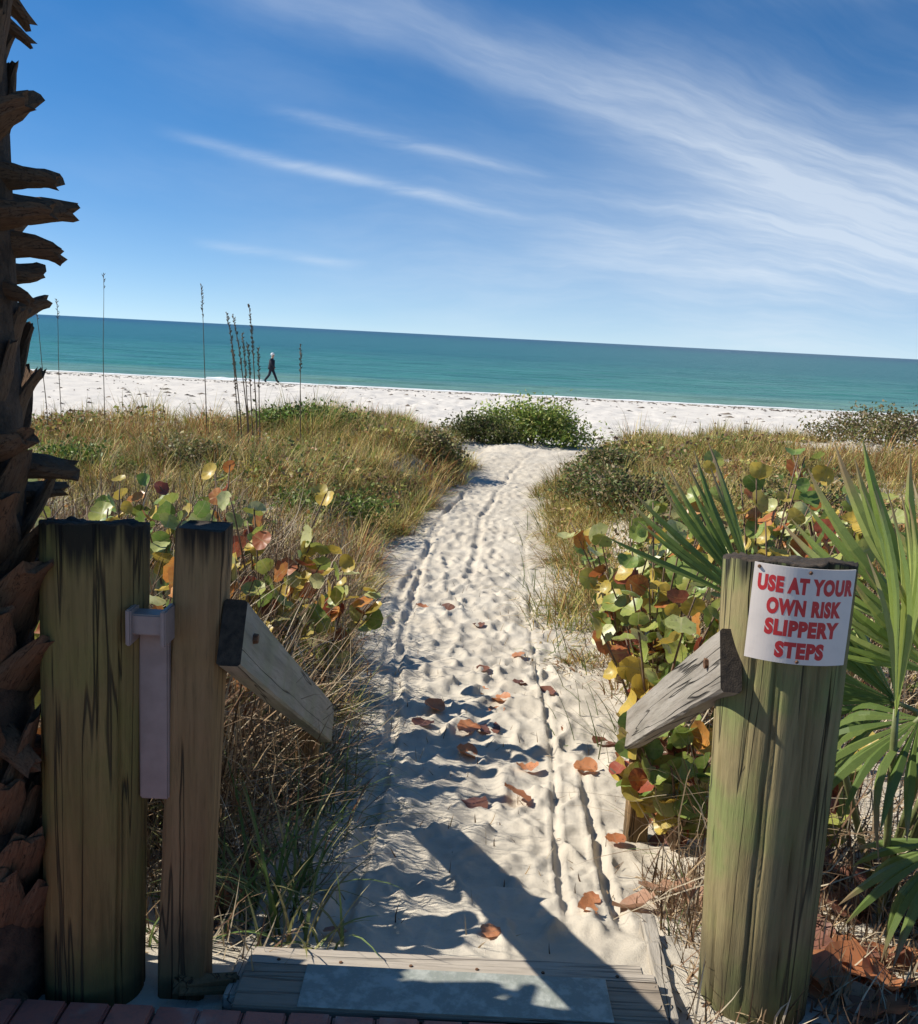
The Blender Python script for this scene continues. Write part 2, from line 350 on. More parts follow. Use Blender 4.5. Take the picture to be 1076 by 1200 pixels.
# ------------------------------------------------------------------ ribbon / leaf generators
def ribbons(P, az_, th, L, W, bend, col, k=4, twist=0.0):
    N = len(P); p = np.array(P, float); V = np.zeros((N, 2*k+1, 3)); a = az_.copy(); t = th.copy()
    for i in range(k+1):
        s = i/k
        if i < k:
            sd_ = np.stack([-np.sin(a+twist), np.cos(a+twist), np.zeros(N)], -1)*(W*(1-s)**.6*(.75 if i == 0 else 1))[:, None]*.5
            V[:, 2*i] = p-sd_; V[:, 2*i+1] = p+sd_
        else: V[:, 2*k] = p
        t = th+bend*(i+.5)/k
        p = p+np.stack([np.sin(t)*np.cos(a), np.sin(t)*np.sin(a), np.cos(t)], -1)*(L/k)[:, None]
    fl = []
    for i in range(k-1): fl += [2*i, 2*i+1, 2*i+3, 2*i+2]
    fl += [2*k-2, 2*k-1, 2*k]; fl = np.array(fl)
    loops = (np.arange(N)[:, None]*(2*k+1)+fl[None, :]).ravel()
    st = np.concatenate([np.arange(k-1)*4, [4*(k-1)]]); starts = (np.arange(N)[:, None]*len(fl)+st[None, :]).ravel()
    c = np.repeat(col[:, None, :], 2*k+1, 1).copy()
    return V.reshape(-1, 3), loops, starts, c.reshape(-1, 3)
PAL = np.array([(.29,.28,.065),(.58,.42,.16),(.33,.18,.065),(.16,.25,.045),(.46,.38,.12),(.22,.26,.06),(.66,.52,.26),(.38,.155,.055)])
def pick(N, wts, var=.22):
    wts = np.array(wts, float); i = rng.choice(len(PAL), N, p=wts/wts.sum())
    return PAL[i]*(1+rng.normal(size=(N, 1))*var).clip(.5, 1.6)
def tussock_field(name, xr, yr, n, mask, hmul, wts_fn, per, label, minh=.25):
    xs = rng.uniform(*xr, n*6); ys = yr[0]+(yr[1]-yr[0])*rng.random(n*6)
    keep = mask(xs, ys); xs = xs[keep][:n]; ys = ys[keep][:n]
    B = []; 
    Ps, A, T, L, W, Bd, C = [], [], [], [], [], [], []
    for x, y in zip(xs, ys):
        m_ = int(rng.integers(*per)); sp = rng.uniform(.03, .13); h = hmul*rng.uniform(minh*.7, .66)*(.62 if y < 7.5 else 1)*(.7+.6*float(vn(np.array([x*.9]), np.array([y*.9]), 63)[0])); la = rng.uniform(0, 2*PI); lt = rng.random()**2*.5; tone = rng.uniform(.55, 1.35)
        px = x+rng.normal(size=m_)*sp; py = y+rng.normal(size=m_)*sp
        Ps.append(np.stack([px, py, ground(px, py)-.03], -1)); a = np.arctan2(py-y, px-x)+rng.normal(size=m_)*.9
        A.append(np.arctan2(np.sin(a)+lt*2.5*math.sin(la), np.cos(a)+lt*2.5*math.cos(la))); T.append(np.abs(rng.normal(size=m_))*.42+.05+lt); L.append(h*rng.uniform(.55, 1.2, m_)); W.append(rng.uniform(.0045, .010, m_)*(1+y*.045)); Bd.append(rng.uniform(.1, 2.4, m_)); C.append(pick(m_, wts_fn(x, y))*tone)
    V, l, s, c = ribbons(np.concatenate(Ps), np.concatenate(A), np.concatenate(T), np.concatenate(L), np.concatenate(W), np.concatenate(Bd), np.concatenate(C), 3)
    tag(link(name, np_mesh(name, V, l, s, c), M_grass), label, kind='stuff')
def wts(x, y):
    q = float(vn(np.array([x*.5]), np.array([y*.5]), 91)[0]); r = float(vn(np.array([x*.8]), np.array([y*.8]), 95)[0])
    return [2.4, 3.0, 2.0+3.0*(q > .55), .5+2.4*(r > .66), 2.8, 1.4, 1.3, .6+2.6*(q > .6)]
def m_left(x, y): return (edge(x, y) > .12-.2*(vn(x*1.1, y*1.1, 79) > .72)) & (x < pc(y)) & (x > -1.2-.62*y) & (vn(x*.55, y*.55, 71) > .25) & ~((x < -4.6) & (y > 17.5) & (vn(x*.4, y*.4, 73) < .72))
def m_right(x, y): return (edge(x, y) > .12-.25*(vn(x*1.1, y*1.1, 83) > .72)) & (x > pc(y)) & (x < 1.4+.6*y) & (vn(x*.55, y*.55, 81) > .22) & ~((x < 4.2) & (y > 19.8) & ~((np.abs(x-1.7) < 1.9) & (y > 23.2) & (y < 24.2))) & (y > 4.6)
tussock_field('dune_grass', (-15, 1), (3.6, 23.0), 2700, m_left, 1.0, wts, (42, 75), 'olive and straw coloured grass matted over the dune beside the path')
tussock_field('dune_grass', (.0, 14), (5.0, 24.2), 2000, m_right, .9, wts, (42, 75), 'olive and straw coloured grass on the dune beyond the palmetto')

tussock_field('dune_grass', (-9.0, -2.2), (17.0, 21.5), 130, lambda x, y: edge(x, y) > .3, 1.35, wts, (20, 40), 'tall wispy grass tufts along the seaward dune crest', .4)
tussock_field('dune_grass', (3.0, 11.0), (16.0, 21.0), 110, lambda x, y: edge(x, y) > .3, 1.25, wts, (20, 40), 'tall wispy brown grass tufts on the dune beyond the fan leaves', .4)
tussock_field('dune_grass', (-9.6, -7.4), (22.0, 24.0), 34, lambda x, y: x > -99, 1.3, wts, (30, 50), 'lone grass mound on the pale sand beside the palm', .4)
tussock_field('dune_grass', (-3.6, -.6), (5.5, 11.5), 330, lambda x, y: (edge(x, y) > .2) & (x < 0), .8, wts, (36, 60), 'shaggy straw grass on the bank between the bushes and the trampled path')
tussock_field('dune_grass', (.9, 4.2), (6.2, 14.0), 420, lambda x, y: (edge(x, y) > .08) & (x > 0), .85, wts, (36, 60), 'shaggy olive grass on the bank behind the round leaved bushes')

def twig_field(name, n, xr, yr, mask, zmax, label, lm=(.2,.6)):
    xs = rng.uniform(*xr, n*4); ys = rng.uniform(*yr, n*4); k = mask(xs, ys); xs = xs[k][:n]; ys = ys[k][:n]; m_ = len(xs)
    z = ground(xs, ys)+rng.random(m_)**1.6*zmax-.02
    pal = np.array([(.36,.26,.15),(.25,.165,.09),(.16,.09,.05),(.45,.37,.25),(.12,.075,.04)]); c = pal[rng.integers(0, 5, m_)]*(1+rng.normal(size=(m_, 1))*.2).clip(.5, 1.5)
    V, l, s, cc = ribbons(np.stack([xs, ys, z], -1), rng.uniform(0, 2*PI, m_), rng.uniform(.2, 1.7, m_), rng.uniform(*lm, m_), rng.uniform(.004, .009, m_), rng.normal(size=m_)*.9, c, 4, .6)
    tag(link(name, np_mesh(name, V, l, s, cc), M_twig), label, kind='stuff')
twig_field('dry_stems', 3200, (-1.7, -.5), (2.75, 4.6), lambda x, y: (x < -.62-.1*(y-2.7)), .5, 'dense dry tangle of stems against the mossy rail', (.25, .7))
twig_field('dry_stems', 13000, (-4.2, -.5), (2.7, 8.5), lambda x, y: (edge(x, y) > .05) & (x < 0) & (x > -.9-.55*y), .5, 'tangle of dry straw stems on the bank behind the posts')
twig_field('dry_stems', 8000, (.7, 4.0), (2.5, 7.5), lambda x, y: (edge(x, y) > .12) & (x > 0), .36, 'tangle of dry stems under the broad leaved bushes')
twig_field('straw_litter', 3200, (.56, 1.6), (2.02, 3.3), lambda x, y: (edge(x, y) > .02) & (x > 0), .02, 'short dry straw littering the sand round the sign post', (.06, .2))
twig_field('straw_litter', 700, (-1.1, -.4), (2.15, 3.2), lambda x, y: (edge(x, y) > -.05) & (x < 0), .03, 'short dry straw on the ground behind the square post', (.06, .25))

twig_field('twig_bits', 700, (-.6, 1.2), (2.4, 9), lambda x, y: edge(x, y) < .1, .012, 'fine dry twig bits scattered over the trampled sand', (.02, .1))
def leaf_cloud(cent, rad, n, size, cols, clumps, seed, upper=True):
    g = np.random.default_rng(seed); cc = g.normal(size=(clumps, 3)); cc /= np.linalg.norm(cc, axis=1)[:, None]; cc *= g.uniform(.45, .95, (clumps, 1)); 
    if upper: cc[:, 2] = np.abs(cc[:, 2])
    i = g.integers(0, clumps, n); p = cc[i]+g.normal(size=(n, 3))*.17; p = p*np.array(rad)+np.array(cent)
    d = g.normal(size=(n, 3)); d[:, 2] = d[:, 2]*.7+.35; d /= np.linalg.norm(d, axis=1)[:, None]
    e = np.cross(d, g.normal(size=(n, 3))); e /= np.linalg.norm(e, axis=1)[:, None]; f = np.cross(d, e)
    s = (size*g.uniform(.6, 1.3, n))[:, None]
    V = np.stack([p, p+d*s*.5+e*s*.27+f*s*.1, p+d*s, p+d*s*.5-e*s*.27+f*s*.1], 1).reshape(-1, 3)
    b = np.arange(n)*4; loops = np.stack([b, b+1, b+2, b, b+2, b+3], -1).ravel(); starts = np.arange(2*n)*3
    cols = np.array(cols); tone = (1+g.normal(size=(clumps, 1))*.18)[i]; c = cols[g.integers(0, len(cols), n)]*tone.clip(.5, 1.5)*(1+g.normal(size=(n, 1))*.15).clip(.5, 1.5)
    return V, loops, starts, np.repeat(c, 4, 0)
M_bark = plain_mat('twig_bark', (.16,.11,.07), .85, .3, 30, .4)
GREEN = [(.15,.24,.045),(.21,.29,.06),(.28,.31,.08),(.09,.16,.035)]
BROWNG = [(.22,.16,.07),(.14,.16,.05),(.31,.23,.12),(.19,.20,.06)]
def shrub(x, y, rad, n, size, cols, seed, label, clumps=34):
    z = gz(x, y); root = empty('beach_shrub', (x, y, z-.1)); tag(root, label, 'shrub', None)
    V, l, s, c = leaf_cloud((0, 0, rad[2]*.22), rad, n, size, cols, clumps, seed)
    tag(link('foliage', np_mesh('foliage', V, l, s, c), M_leafy, root), kind='stuff')
    bm = bmesh.new(); g = random.Random(seed)
    for i in range(14):
        a = g.uniform(0, 2*PI); q = g.uniform(.3, .85)
        tube_bm(bm, [(0, 0, -.1), (rad[0]*q*.4*math.cos(a), rad[1]*q*.4*math.sin(a), rad[2]*.45), (rad[0]*q*math.cos(a), rad[1]*q*math.sin(a), rad[2]*.95)], [.02,.014,.006], 5)
    link('stem', bm_mesh('stem', bm, True), M_bark, root)
shrub(1.75, 24.3, (1.6, .9, .92), 9000, .095, [(.24,.33,.06),(.32,.38,.09),(.40,.38,.12),(.15,.22,.05)], 3, 'bright green rounded shrub at the seaward end of the sand path', 46)
shrub(.35, 23.6, (1.0, .6, .62), 4200, .08, [(.13,.15,.045),(.18,.16,.07),(.1,.13,.03)], 4, 'low olive shrub trailing beside the bright green rounded shrub')
shrub(-2.8, 18.4, (1.25, .8, .5), 6000, .075, GREEN[:2]+[(.11,.12,.04)], 5, 'green leafy shrub on the dune beside the tall seed stalks')
shrub(9.4, 21.8, (1.6, 1.0, .75), 7000, .075, BROWNG, 6, 'dark brownish shrub on the dune crest above the palmetto')
shrub(-.55, 16.9, (.55, .55, .62), 2600, .07, BROWNG, 8, 'brown green shrub on the bank where the path narrows', 22)
shrub(2.35, 15.2, (.6, .8, .36), 2800, .065, BROWNG+[(.1,.14,.04)], 9, 'brown green shrub on the bank across the path from the grass', 26)
shrub(-5.2, 12.5, (1.0, .7, .4), 3200, .065, GREEN, 12, 'low green creeper patch beside the palm trunk boots', 26)

for i, (x, y, rd, lb) in enumerate([(2.0,11.6,(.6,.7,.5),'brown green shrub half way along the bank above the sparse sprigs'),(2.4,9.3,(.8,.7,.5),'dull olive shrub behind the yellow leaved bush edging the path'),(1.75,13.4,(.5,.7,.45),'small dark shrub overhanging the narrow part of the path'),(3.9,11.0,(.9,.8,.5),'brown shrub in the dune grass behind the palmetto')]):
    shrub(x, y, rd, 2600, .06, BROWNG+[(.13,.19,.05)], 20+i, lb, 24)
for i, (x, y) in enumerate([(-2.6,9.5),(-3.6,13.0),(-1.5,11.0),(-4.6,15.2)]):
    shrub(x, y, (.7,.6,.32), 1800, .055, (GREEN, BROWNG)[i % 2]+[(.2,.2,.07)], 30+i, ['small green creeper mound in the dry grass above the bushes','low brown mound in the grass below the stalk bunch','small green mound on the bank above the mossy rail side','low brown mound in the grass near the lone stalk'][i], 20)
def creeper(name, n, xr, yr, mask, zmax, size, cols, seed, label):
    g = np.random.default_rng(seed); xs = g.uniform(*xr, n*8); ys = g.uniform(*yr, n*8); k = mask(xs, ys); xs = xs[k][:n]; ys = ys[k][:n]; m_ = len(xs)
    p = np.stack([xs, ys, ground(xs, ys)+g.random(m_)*zmax], -1); d = g.normal(size=(m_, 3)); d[:, 2] = d[:, 2]*.5+.15; d /= np.linalg.norm(d, axis=1)[:, None]
    e = np.cross(d, g.normal(size=(m_, 3))); e /= np.linalg.norm(e, axis=1)[:, None]; f = np.cross(d, e); sz_ = (size*g.uniform(.5, 1.4, m_)*(1+ys*.03))[:, None]
    V = np.stack([p, p+d*sz_*.45+e*sz_*.36+f*sz_*.12, p+d*sz_, p+d*sz_*.45-e*sz_*.36+f*sz_*.12], 1).reshape(-1, 3); b = np.arange(m_)*4
    c = np.array(cols)[g.integers(0, len(cols), m_)]*(1+g.normal(size=(m_, 1))*.22).clip(.5, 1.5)
    tag(link(name, np_mesh(name, V, np.stack([b, b+1, b+2, b, b+2, b+3], -1).ravel(), np.arange(2*m_)*3, np.repeat(c, 4, 0)), M_leafy), label, kind='stuff')
VINE = [(.22,.28,.06),(.36,.34,.09),(.46,.36,.11),(.15,.19,.05),(.40,.21,.08),(.33,.22,.12),(.22,.13,.07)]
creeper('creeping_vine', 12000, (-12, .2), (3.6, 20), lambda x, y: (edge(x, y) > .15) & (x < pc(y)) & (x > -1.2-.62*y) & (fbm(x*.9, y*.9, 3, 101) > .09), .34, .045, VINE, 61, 'small leaved yellow green vine creeping through dune grass around the stalk bunch')
creeper('creeping_vine', 9000, (.5, 11), (3.2, 20), lambda x, y: (edge(x, y) > .15) & (x > pc(y)) & (x < 1.4+.6*y) & (fbm(x*.9, y*.9, 3, 105) > .09), .34, .045, VINE, 62, 'small leaved olive vine creeping through the grass behind the palmetto')
# single grass clumps near the steps and along the path edge
def clump(x, y, n, h, wdt, cols, label, spread=.06, lean=.35, az0=None, bend=(.3, 2.0)):
    z = gz(x, y); root = tag(link('grass_clump', None, loc=(x, y, z)), label, 'grass', 'grass clumps along the path')
    root.empty_display_size = .05
    p = np.zeros((n, 3)); p[:, :2] = rng.normal(size=(n, 2))*spread; p[:, 2] = ground(x+p[:, 0], y+p[:, 1])-z-.02
    a = rng.uniform(0, 2*PI, n) if az0 is None else az0+rng.normal(size=n)*.8
    V, l, s, c = ribbons(p, a, np.abs(rng.normal(size=n))*lean+.05, h*rng.uniform(.5, 1.15, n), wdt*rng.uniform(.6, 1.2, n), rng.uniform(*bend, n), np.array(cols)[rng.integers(0, len(cols), n)]*(1+rng.normal(size=(n, 1))*.18), 6)
    tag(link('blades', np_mesh('blades', V, l, s, c), M_grass, root), kind='stuff')
FRESH = [(.12,.19,.05),(.18,.24,.08),(.26,.25,.10),(.34,.30,.14),(.10,.15,.04)]
DRYG = [(.24,.22,.09),(.34,.27,.14),(.14,.17,.05),(.18,.14,.07)]
NEARL = 'long yellow green grass arching beside the square timber post'
for x, y, n, h in [(-.43,2.42,26,.42),(-.5,2.62,24,.5),(-.36,2.32,16,.3),(-.58,2.5,20,.45),(-.45,2.85,18,.45)]:
    clump(x, y, n, h, .013, FRESH, NEARL, .05)
for x, y, n, h in [(-.85,3.05,50,.6),(-.95,3.3,60,.75),(-.82,3.5,50,.55),(-.92,3.9,60,.7),(-.84,4.2,55,.6),(-1.15,3.6,60,.8),(-.8,2.75,40,.55),(-1.15,2.9,60,.85)]:
    clump(x, y, n, h, .009, DRYG+[(.3,.2,.1),(.42,.33,.18),(.12,.17,.05)], 'tall straw and olive grass packed between the square post and mossy rail', .1, .4)
for x, y, n, h in [(-.46,3.62,40,.45),(-.55,3.85,40,.5),(-.5,3.4,26,.35)]:
    clump(x, y, n, h, .008, DRYG+FRESH[:2], 'mixed green and dry grass growing over the lower end of the mossy rail', .06, .45)
for x, y, n, h in [(-.3,2.36,7,.28),(-.66,2.3,8,.3)]: clump(x, y, n, h, .017, FRESH[:3], 'few broad green blades bending over the end of the wooden step', .03, .5)
for x, y in [(-.72,4.6),(-.6,5.3),(-.78,6.1),(-.68,6.9),(-.9,7.8),(-.55,4.1),(-.85,5.6)]:
    clump(x, y, 34, .38, .008, FRESH+DRYG, 'green and straw grass tuft leaning onto the mossy rail side of the path', .07, .4, 0.0)
for x, y in [(.93,5.4),(1.0,6.3),(1.05,7.4),(1.1,8.6),(1.2,10.2),(.9,4.6),(.95,4.9),(.72,5.0),(.82,6.8),(.8,7.9),(.78,8.9),(.92,9.6),(.85,11.2),(.98,12.3)]:
    clump(x, y, 13, .36, .009, FRESH[:2]+[(.14,.15,.06)], 'sparse green grass sprig creeping onto the sand below the bushes', .12, .6, PI, (.2, 1.0))
for x, y in [(.86,3.5),(.8,3.0),(.9,3.8),(.72,2.55)]:
    clump(x, y, 14, .13, .007, FRESH[:2]+[(.2,.26,.07)], 'small fresh green weed by the foot of the sign post', .05, .7)

# ------------------------------------------------------------------ sea oats stalks
M_oat = plain_mat('dry_stalk', (.20,.135,.075), .8, .3, 20, .2)
def oat(x, y, zt, dx, thick, label, head=.3):
    z = gz(x, y)-.03; root = empty('sea_oats_stalk', (x, y, z)); tag(root, label, 'grass stalk', 'tall seed stalks on the dune')
    H = zt-z; pts = [(dx*(i/9)**1.8, .02*math.sin(i), H*i/9) for i in range(10)]
    link('stem', tube_mesh('stem', pts, [thick*(1-.6*i/9) for i in range(10)], 5), M_oat, root)
    bm = bmesh.new(); n = int(34*head/.3)
    for i in range(n):
        s = 1-head*(1-i/n)*random.uniform(.9, 1); p = Vector((dx*s**1.8, .02*math.sin(9*s), H*s)); a = random.uniform(0, 2*PI)
        q = p+Vector((math.cos(a)*.03, math.sin(a)*.03, random.uniform(.01, .06)))
        tube_bm(bm, [p, (p+q)/2, q], [.003, thick*.75, .002], 4, False)
    tube_bm(bm, [(dx*s**1.8, .02*math.sin(9*s), H*s) for s in np.linspace(1-head, 1, 6)], .004, 4, False)
    tag(link('seed_head', bm_mesh('seed_head', bm), M_oat, root), kind='stuff')
OL = 'tall dark seed stalk standing in a close bunch on the dune'
for x, y, zt, dx in [(-3.62,16,1.69,-.27),(-3.52,16.05,1.66,-.28),(-3.48,15.9,1.37,-.13),(-3.39,16.1,1.84,-.16),(-3.31,15.95,1.14,-.05),(-3.69,16.1,1.09,-.13),(-3.44,16.0,1.2,-.1)]:
    oat(x, y, zt, dx, .013, OL, .4)
oat(-4.25, 16.2, 2.1, -.1, .010, 'thin lone seed stalk between the stalk bunch and the palm', .22)
oat(-5.87, 16, 2.2, .02, .008, 'very thin pale stalk rising between two low grass mounds', .1)
oat(-2.66, 16, 1.23, -.03, .011, 'short lone seed stalk between the stalk bunch and the leafy shrub', .25)
oat(-6.8, 16, 1.74, -.17, .009, 'thin bent stalk close to the palm trunk boots', .15); oat(-6.62, 16.1, 1.76, -.03, .008, 'thin upright stalk close to the palm trunk boots', .15)

# ------------------------------------------------------------------ timber: pilings, posts, rails
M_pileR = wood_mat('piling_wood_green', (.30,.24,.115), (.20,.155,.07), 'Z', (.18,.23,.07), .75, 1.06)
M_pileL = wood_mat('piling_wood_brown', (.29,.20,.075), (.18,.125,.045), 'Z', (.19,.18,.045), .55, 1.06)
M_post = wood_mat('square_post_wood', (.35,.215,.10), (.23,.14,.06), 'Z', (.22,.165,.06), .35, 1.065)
M_rail = wood_mat('rail_wood_grey', (.36,.32,.265), (.25,.215,.17), 'X', (.27,.25,.19), .3)
M_railL = wood_mat('rail_wood_mossy', (.38,.35,.29), (.25,.235,.19), 'X', (.24,.26,.16), .55)
M_dark_end = plain_mat('dark_end_grain', (.06,.042,.026), .95, .4, 60, .8)
def piling(name, base, top, rb, rt, m, seed, label, ncrack=16):
    g = random.Random(seed); na, nz = 168, 64; H = top[2]-base[2]; cr_ = [(g.uniform(0, 2*PI), g.uniform(-.1, .8), g.uniform(.25, .95), g.uniform(.010, .024), g.uniform(.004, .014)) for _ in range(ncrack)]
    th = np.linspace(0, 2*PI, na, endpoint=False); V = []; F = []
    for j in range(nz+1):
        s = j/nz; z = -.18+(H+.18)*s; r = np.full(na, rb+(rt-rb)*s)
        r *= 1+.012*np.sin(3*th+seed)+.008*np.sin(7*th+1.3*seed+s)+.008*fbm(th*6, np.full(na, s*2), 3, seed)
        for a0, z0, z1, wd_, dp in cr_:
            if z0 < s < z1+z0:
                e = math.sin(PI*(s-z0)/z1)**.5; c = a0+.05*math.sin(4*s+a0); d = (th-c+PI) % (2*PI)-PI
                r -= dp*e*np.exp(-(d/wd_)**2)
        ox, oy = (top[0]-base[0])*max(0, z)/H, (top[1]-base[1])*max(0, z)/H
        zz_ = np.full(na, z)+(fbm(th*5, th*0, 3, seed+9)*.018 if j == nz else 0)
        zz_ = zz_-(.16*r*np.sin(th)*max(0, s-.8)/.2)
        V += list(zip(ox+r*np.cos(th), oy+r*np.sin(th), zz_))
    for j in range(nz):
        for k in range(na): F.append((j*na+k, j*na+(k+1) % na, (j+1)*na+(k+1) % na, (j+1)*na+k))
    b = nz*na; off = len(V); ox, oy = top[0]-base[0], top[1]-base[1]
    for q, dz in ((.985, .004), (.8, .002), (.5, -.002), (.22, .003)):
        rr = np.array(V[b:b+na]); V += [((p[0]-ox)*q+ox, (p[1]-oy)*q+oy, H+dz+.012*float(fbm(np.array([p[0]*60*q]), np.array([p[1]*60*q]), 3, seed)[0])+(p[2]-H)*q) for p in rr]
    prev = b
    for i in range(4):
        cur = off+i*na
        for k in range(na): F.append((prev+k, prev+(k+1) % na, cur+(k+1) % na, cur+k))
        prev = cur
    F.append(tuple(prev+k for k in range(na)))
    o = link(name, py_mesh(name, V, F, True), m, loc=base); me = o.data; me.materials.append(M_dark_end)
    nt = na*nz
    for i in range(nt, len(me.polygons)): me.polygons[i].material_index = 1
    return tag(o, label, 'post')
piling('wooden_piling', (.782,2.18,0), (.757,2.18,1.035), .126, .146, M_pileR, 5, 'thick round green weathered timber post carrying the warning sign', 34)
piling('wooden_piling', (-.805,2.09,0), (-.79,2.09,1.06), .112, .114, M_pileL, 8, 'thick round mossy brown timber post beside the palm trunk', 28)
def square_post(name, base, top, wx, wy, m, label, cat='post', bottom=-.2):
    bm = bmesh.new(); B = Vector(base); D = Vector(top)-B; nz = 26; rings = []
    g = random.Random(int(base[0]*1000)); prof = []
    c = .008
    for sx_, sy_ in ((1,1),(-1,1),(-1,-1),(1,-1)):
        a, b_ = (sx_*(wx/2-c), sy_*wy/2), (sx_*wx/2, sy_*(wy/2-c)); prof += [b_, a] if sx_*sy_ > 0 else [a, b_]
    for j in range(nz+1):
        s = j/nz; z = bottom+(D.z-bottom)*s; t = max(0, z)/D.z
        rings.append([bm.verts.new((D.x*t+p[0]+g.uniform(-.001, .001), D.y*t+p[1]+g.uniform(-.001, .001), z+(g.uniform(-.004, .004) if j == nz else 0))) for p in prof])
    for j in range(nz):
        for k in range(8): bm.faces.new((rings[j][k], rings[j][(k+1)%8], rings[j+1][(k+1)%8], rings[j+1][k]))
    bm.faces.new(rings[-1]); bm.faces.new(rings[0][::-1])
    me = bm_mesh(name, bm); me.materials.append(m); me.materials.append(M_dark_end)
    for p in me.polygons:
        if p.normal.z > .8: p.material_index = 1
    return tag(link(name, me, None, loc=base), label, cat)
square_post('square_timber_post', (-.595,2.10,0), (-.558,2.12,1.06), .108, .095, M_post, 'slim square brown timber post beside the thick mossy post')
def rail(p0, p1, hgt, thk, m, label, side, mossy=False):
    P0, P1 = Vector(p0), Vector(p1); d = P1-P0; L = d.length; X = d.normalized(); Yv = Vector((0,0,1)).cross(X).normalized(); Zv = X.cross(Yv)
    root = empty('hand_rail', p0); tag(root, label, 'rail', 'timber hand rails beside the steps')
    mw = Matrix((X, Yv, Zv)).transposed().to_4x4(); mw.translation = P0; root.matrix_world = mw
    bm = bmesh.new(); n = 24; c = .006; rings = []; g = random.Random(3 if mossy else 4)
    prof = []
    for sx_, sy_ in ((1,1),(-1,1),(-1,-1),(1,-1)):
        a, b_ = (sx_*(thk/2-c), sy_*hgt/2), (sx_*thk/2, sy_*(hgt/2-c)); prof += [b_, a] if sx_*sy_ > 0 else [a, b_]
    for j in range(n+1):
        s = j/n; rings.append([bm.verts.new((L*s+(-math.tan(math.asin(X.z))*-p[1]*0), p[0]+.003*math.sin(5*s)+g.uniform(-.0007, .0007), p[1]+g.uniform(-.0012, .0012))) for p in prof])
    for j in range(n):
        for k in range(8): bm.faces.new((rings[j][k], rings[j][(k+1)%8], rings[j+1][(k+1)%8], rings[j+1][k]))
    bm.faces.new(rings[0][::-1]); bm.faces.new(rings[-1]); me = bm_mesh('board', bm); me.materials.append(m); me.materials.append(M_dark_end)
    for p in me.polygons:
        if p.normal.x < -.8: p.material_index = 1
    link('board', me, None, root)
    b2 = bmesh.new(); bmesh.ops.create_cone(b2, cap_ends=True, segments=6, radius1=.013, radius2=.011, depth=.012); 
    o = link('bolt', bm_mesh('bolt', b2), M_rust, root, loc=(.12, side*(thk/2+.004), .01), rot=(PI/2, 0, 0))
    return root
M_rust = plain_mat('rusty_bolt', (.22,.11,.055), .75, .4, 90, .5, .4)
rail((.622,2.10,.82), (.70,3.72,-.045), .142, .048, M_rail, 'sunlit grey timber rail bolted to the post with the sign', 1)
rail((-.482,2.06,.838), (-.49,3.72,-.055), .148, .052, M_railL, 'pale mossy timber rail bolted to the slim square post', -1, True)
square_post('rail_foot_post', (.765,3.62,-.42), (.765,3.62,-.02), .085, .085, M_post, 'short dark post holding the lower end of the grey rail')
square_post('rail_foot_post', (-.555,3.68,-.42), (-.555,3.68,-.06), .085, .085, M_post, 'short dark post holding the lower end of the mossy rail')

# white vinyl piece between the two left posts
M_vinyl = plain_mat('aged_vinyl', (.33,.25,.215), .5, .12, 18, .15)
vp = empty('vinyl_panel', (-.652,2.045,.30)); tag(vp, 'greyish white plastic panel with flanged cap between the mossy and square posts', 'panel')
link('panel', box_mesh('panel', .066, .024, .41, .004, 2, centre=(.0, .02, .345)), M_vinyl, vp)
vc = link('cap', box_mesh('cap', .074, .05, .045, .003, 2, centre=(0, -.01, .56)), M_vinyl, vp)
for sx_ in (-1, 1): link('flange', box_mesh('flange', .012, .07, .08, .003, 2, centre=(sx_*.037, -.012, .555)), M_vinyl, vc)

# ------------------------------------------------------------------ sign
def paint_mat(name, c, scale=30):
    m, t = mat(name); oc = t.n('TexCoord').outputs['Object']; n = t.noise(oc, scale, 6, .65); n2 = t.noise(oc, 7, 4, .6)
    t.set(t.p, 'Base Color', t.mix(t.m('MULTIPLY', t.rng(n, .5, .75), .25), t.mix(t.m('MULTIPLY', t.rng(n2, .45, .7), .25), (*c, 1), (*(q*.72 for q in c), 1)), (*(q*.6+.05 for q in c), 1)))
    t.p.inputs['Roughness'].default_value = .4; return m
M_sign = paint_mat('sign_white', (.80,.70,.60)); M_red = paint_mat('sign_red', (.62,.035,.035), 60)
SR = .205; SH, SWid = .212, .222
sg = empty('warning_sign', (.758, 2.18, .948)); tag(sg, 'white curved plastic sign with red letters warning of slippery steps', 'sign')
sg.rotation_euler = (0, R(.6), R(-6))            # its middle faces local -Y; a little left of the visitor
RF = .158                                          # apex distance from the post axis
def wrap(x, z, off): a = x/SR; return ((SR+off)*math.sin(a), -((SR+off)*math.cos(a)-(SR-RF)), z)
bm = bmesh.new(); n = 30; gf = []
for off in (0, -.0025):
    gf.append([[bm.verts.new(wrap(-SWid/2+SWid*i/n, -SH/2+SH*j/6, off)) for i in range(n+1)] for j in range(7)])
for s_, g_ in enumerate(gf):
    for j in range(6):
        for i in range(n): q = (g_[j][i], g_[j][i+1], g_[j+1][i+1], g_[j+1][i]); bm.faces.new(q if s_ == 0 else q[::-1])
per = lambda g_: [g_[0][i] for i in range(n+1)]+[g_[j][n] for j in range(1, 7)]+[g_[6][i] for i in range(n-1, -1, -1)]+[g_[j][0] for j in range(5, 0, -1)]
pa, pb = per(gf[0]), per(gf[1])
for i in range(len(pa)): k = (i+1) % len(pa); bm.faces.new((pa[i], pb[i], pb[k], pa[k]))
link('plate', bm_mesh('plate', bm), M_sign, sg)
dgs = []
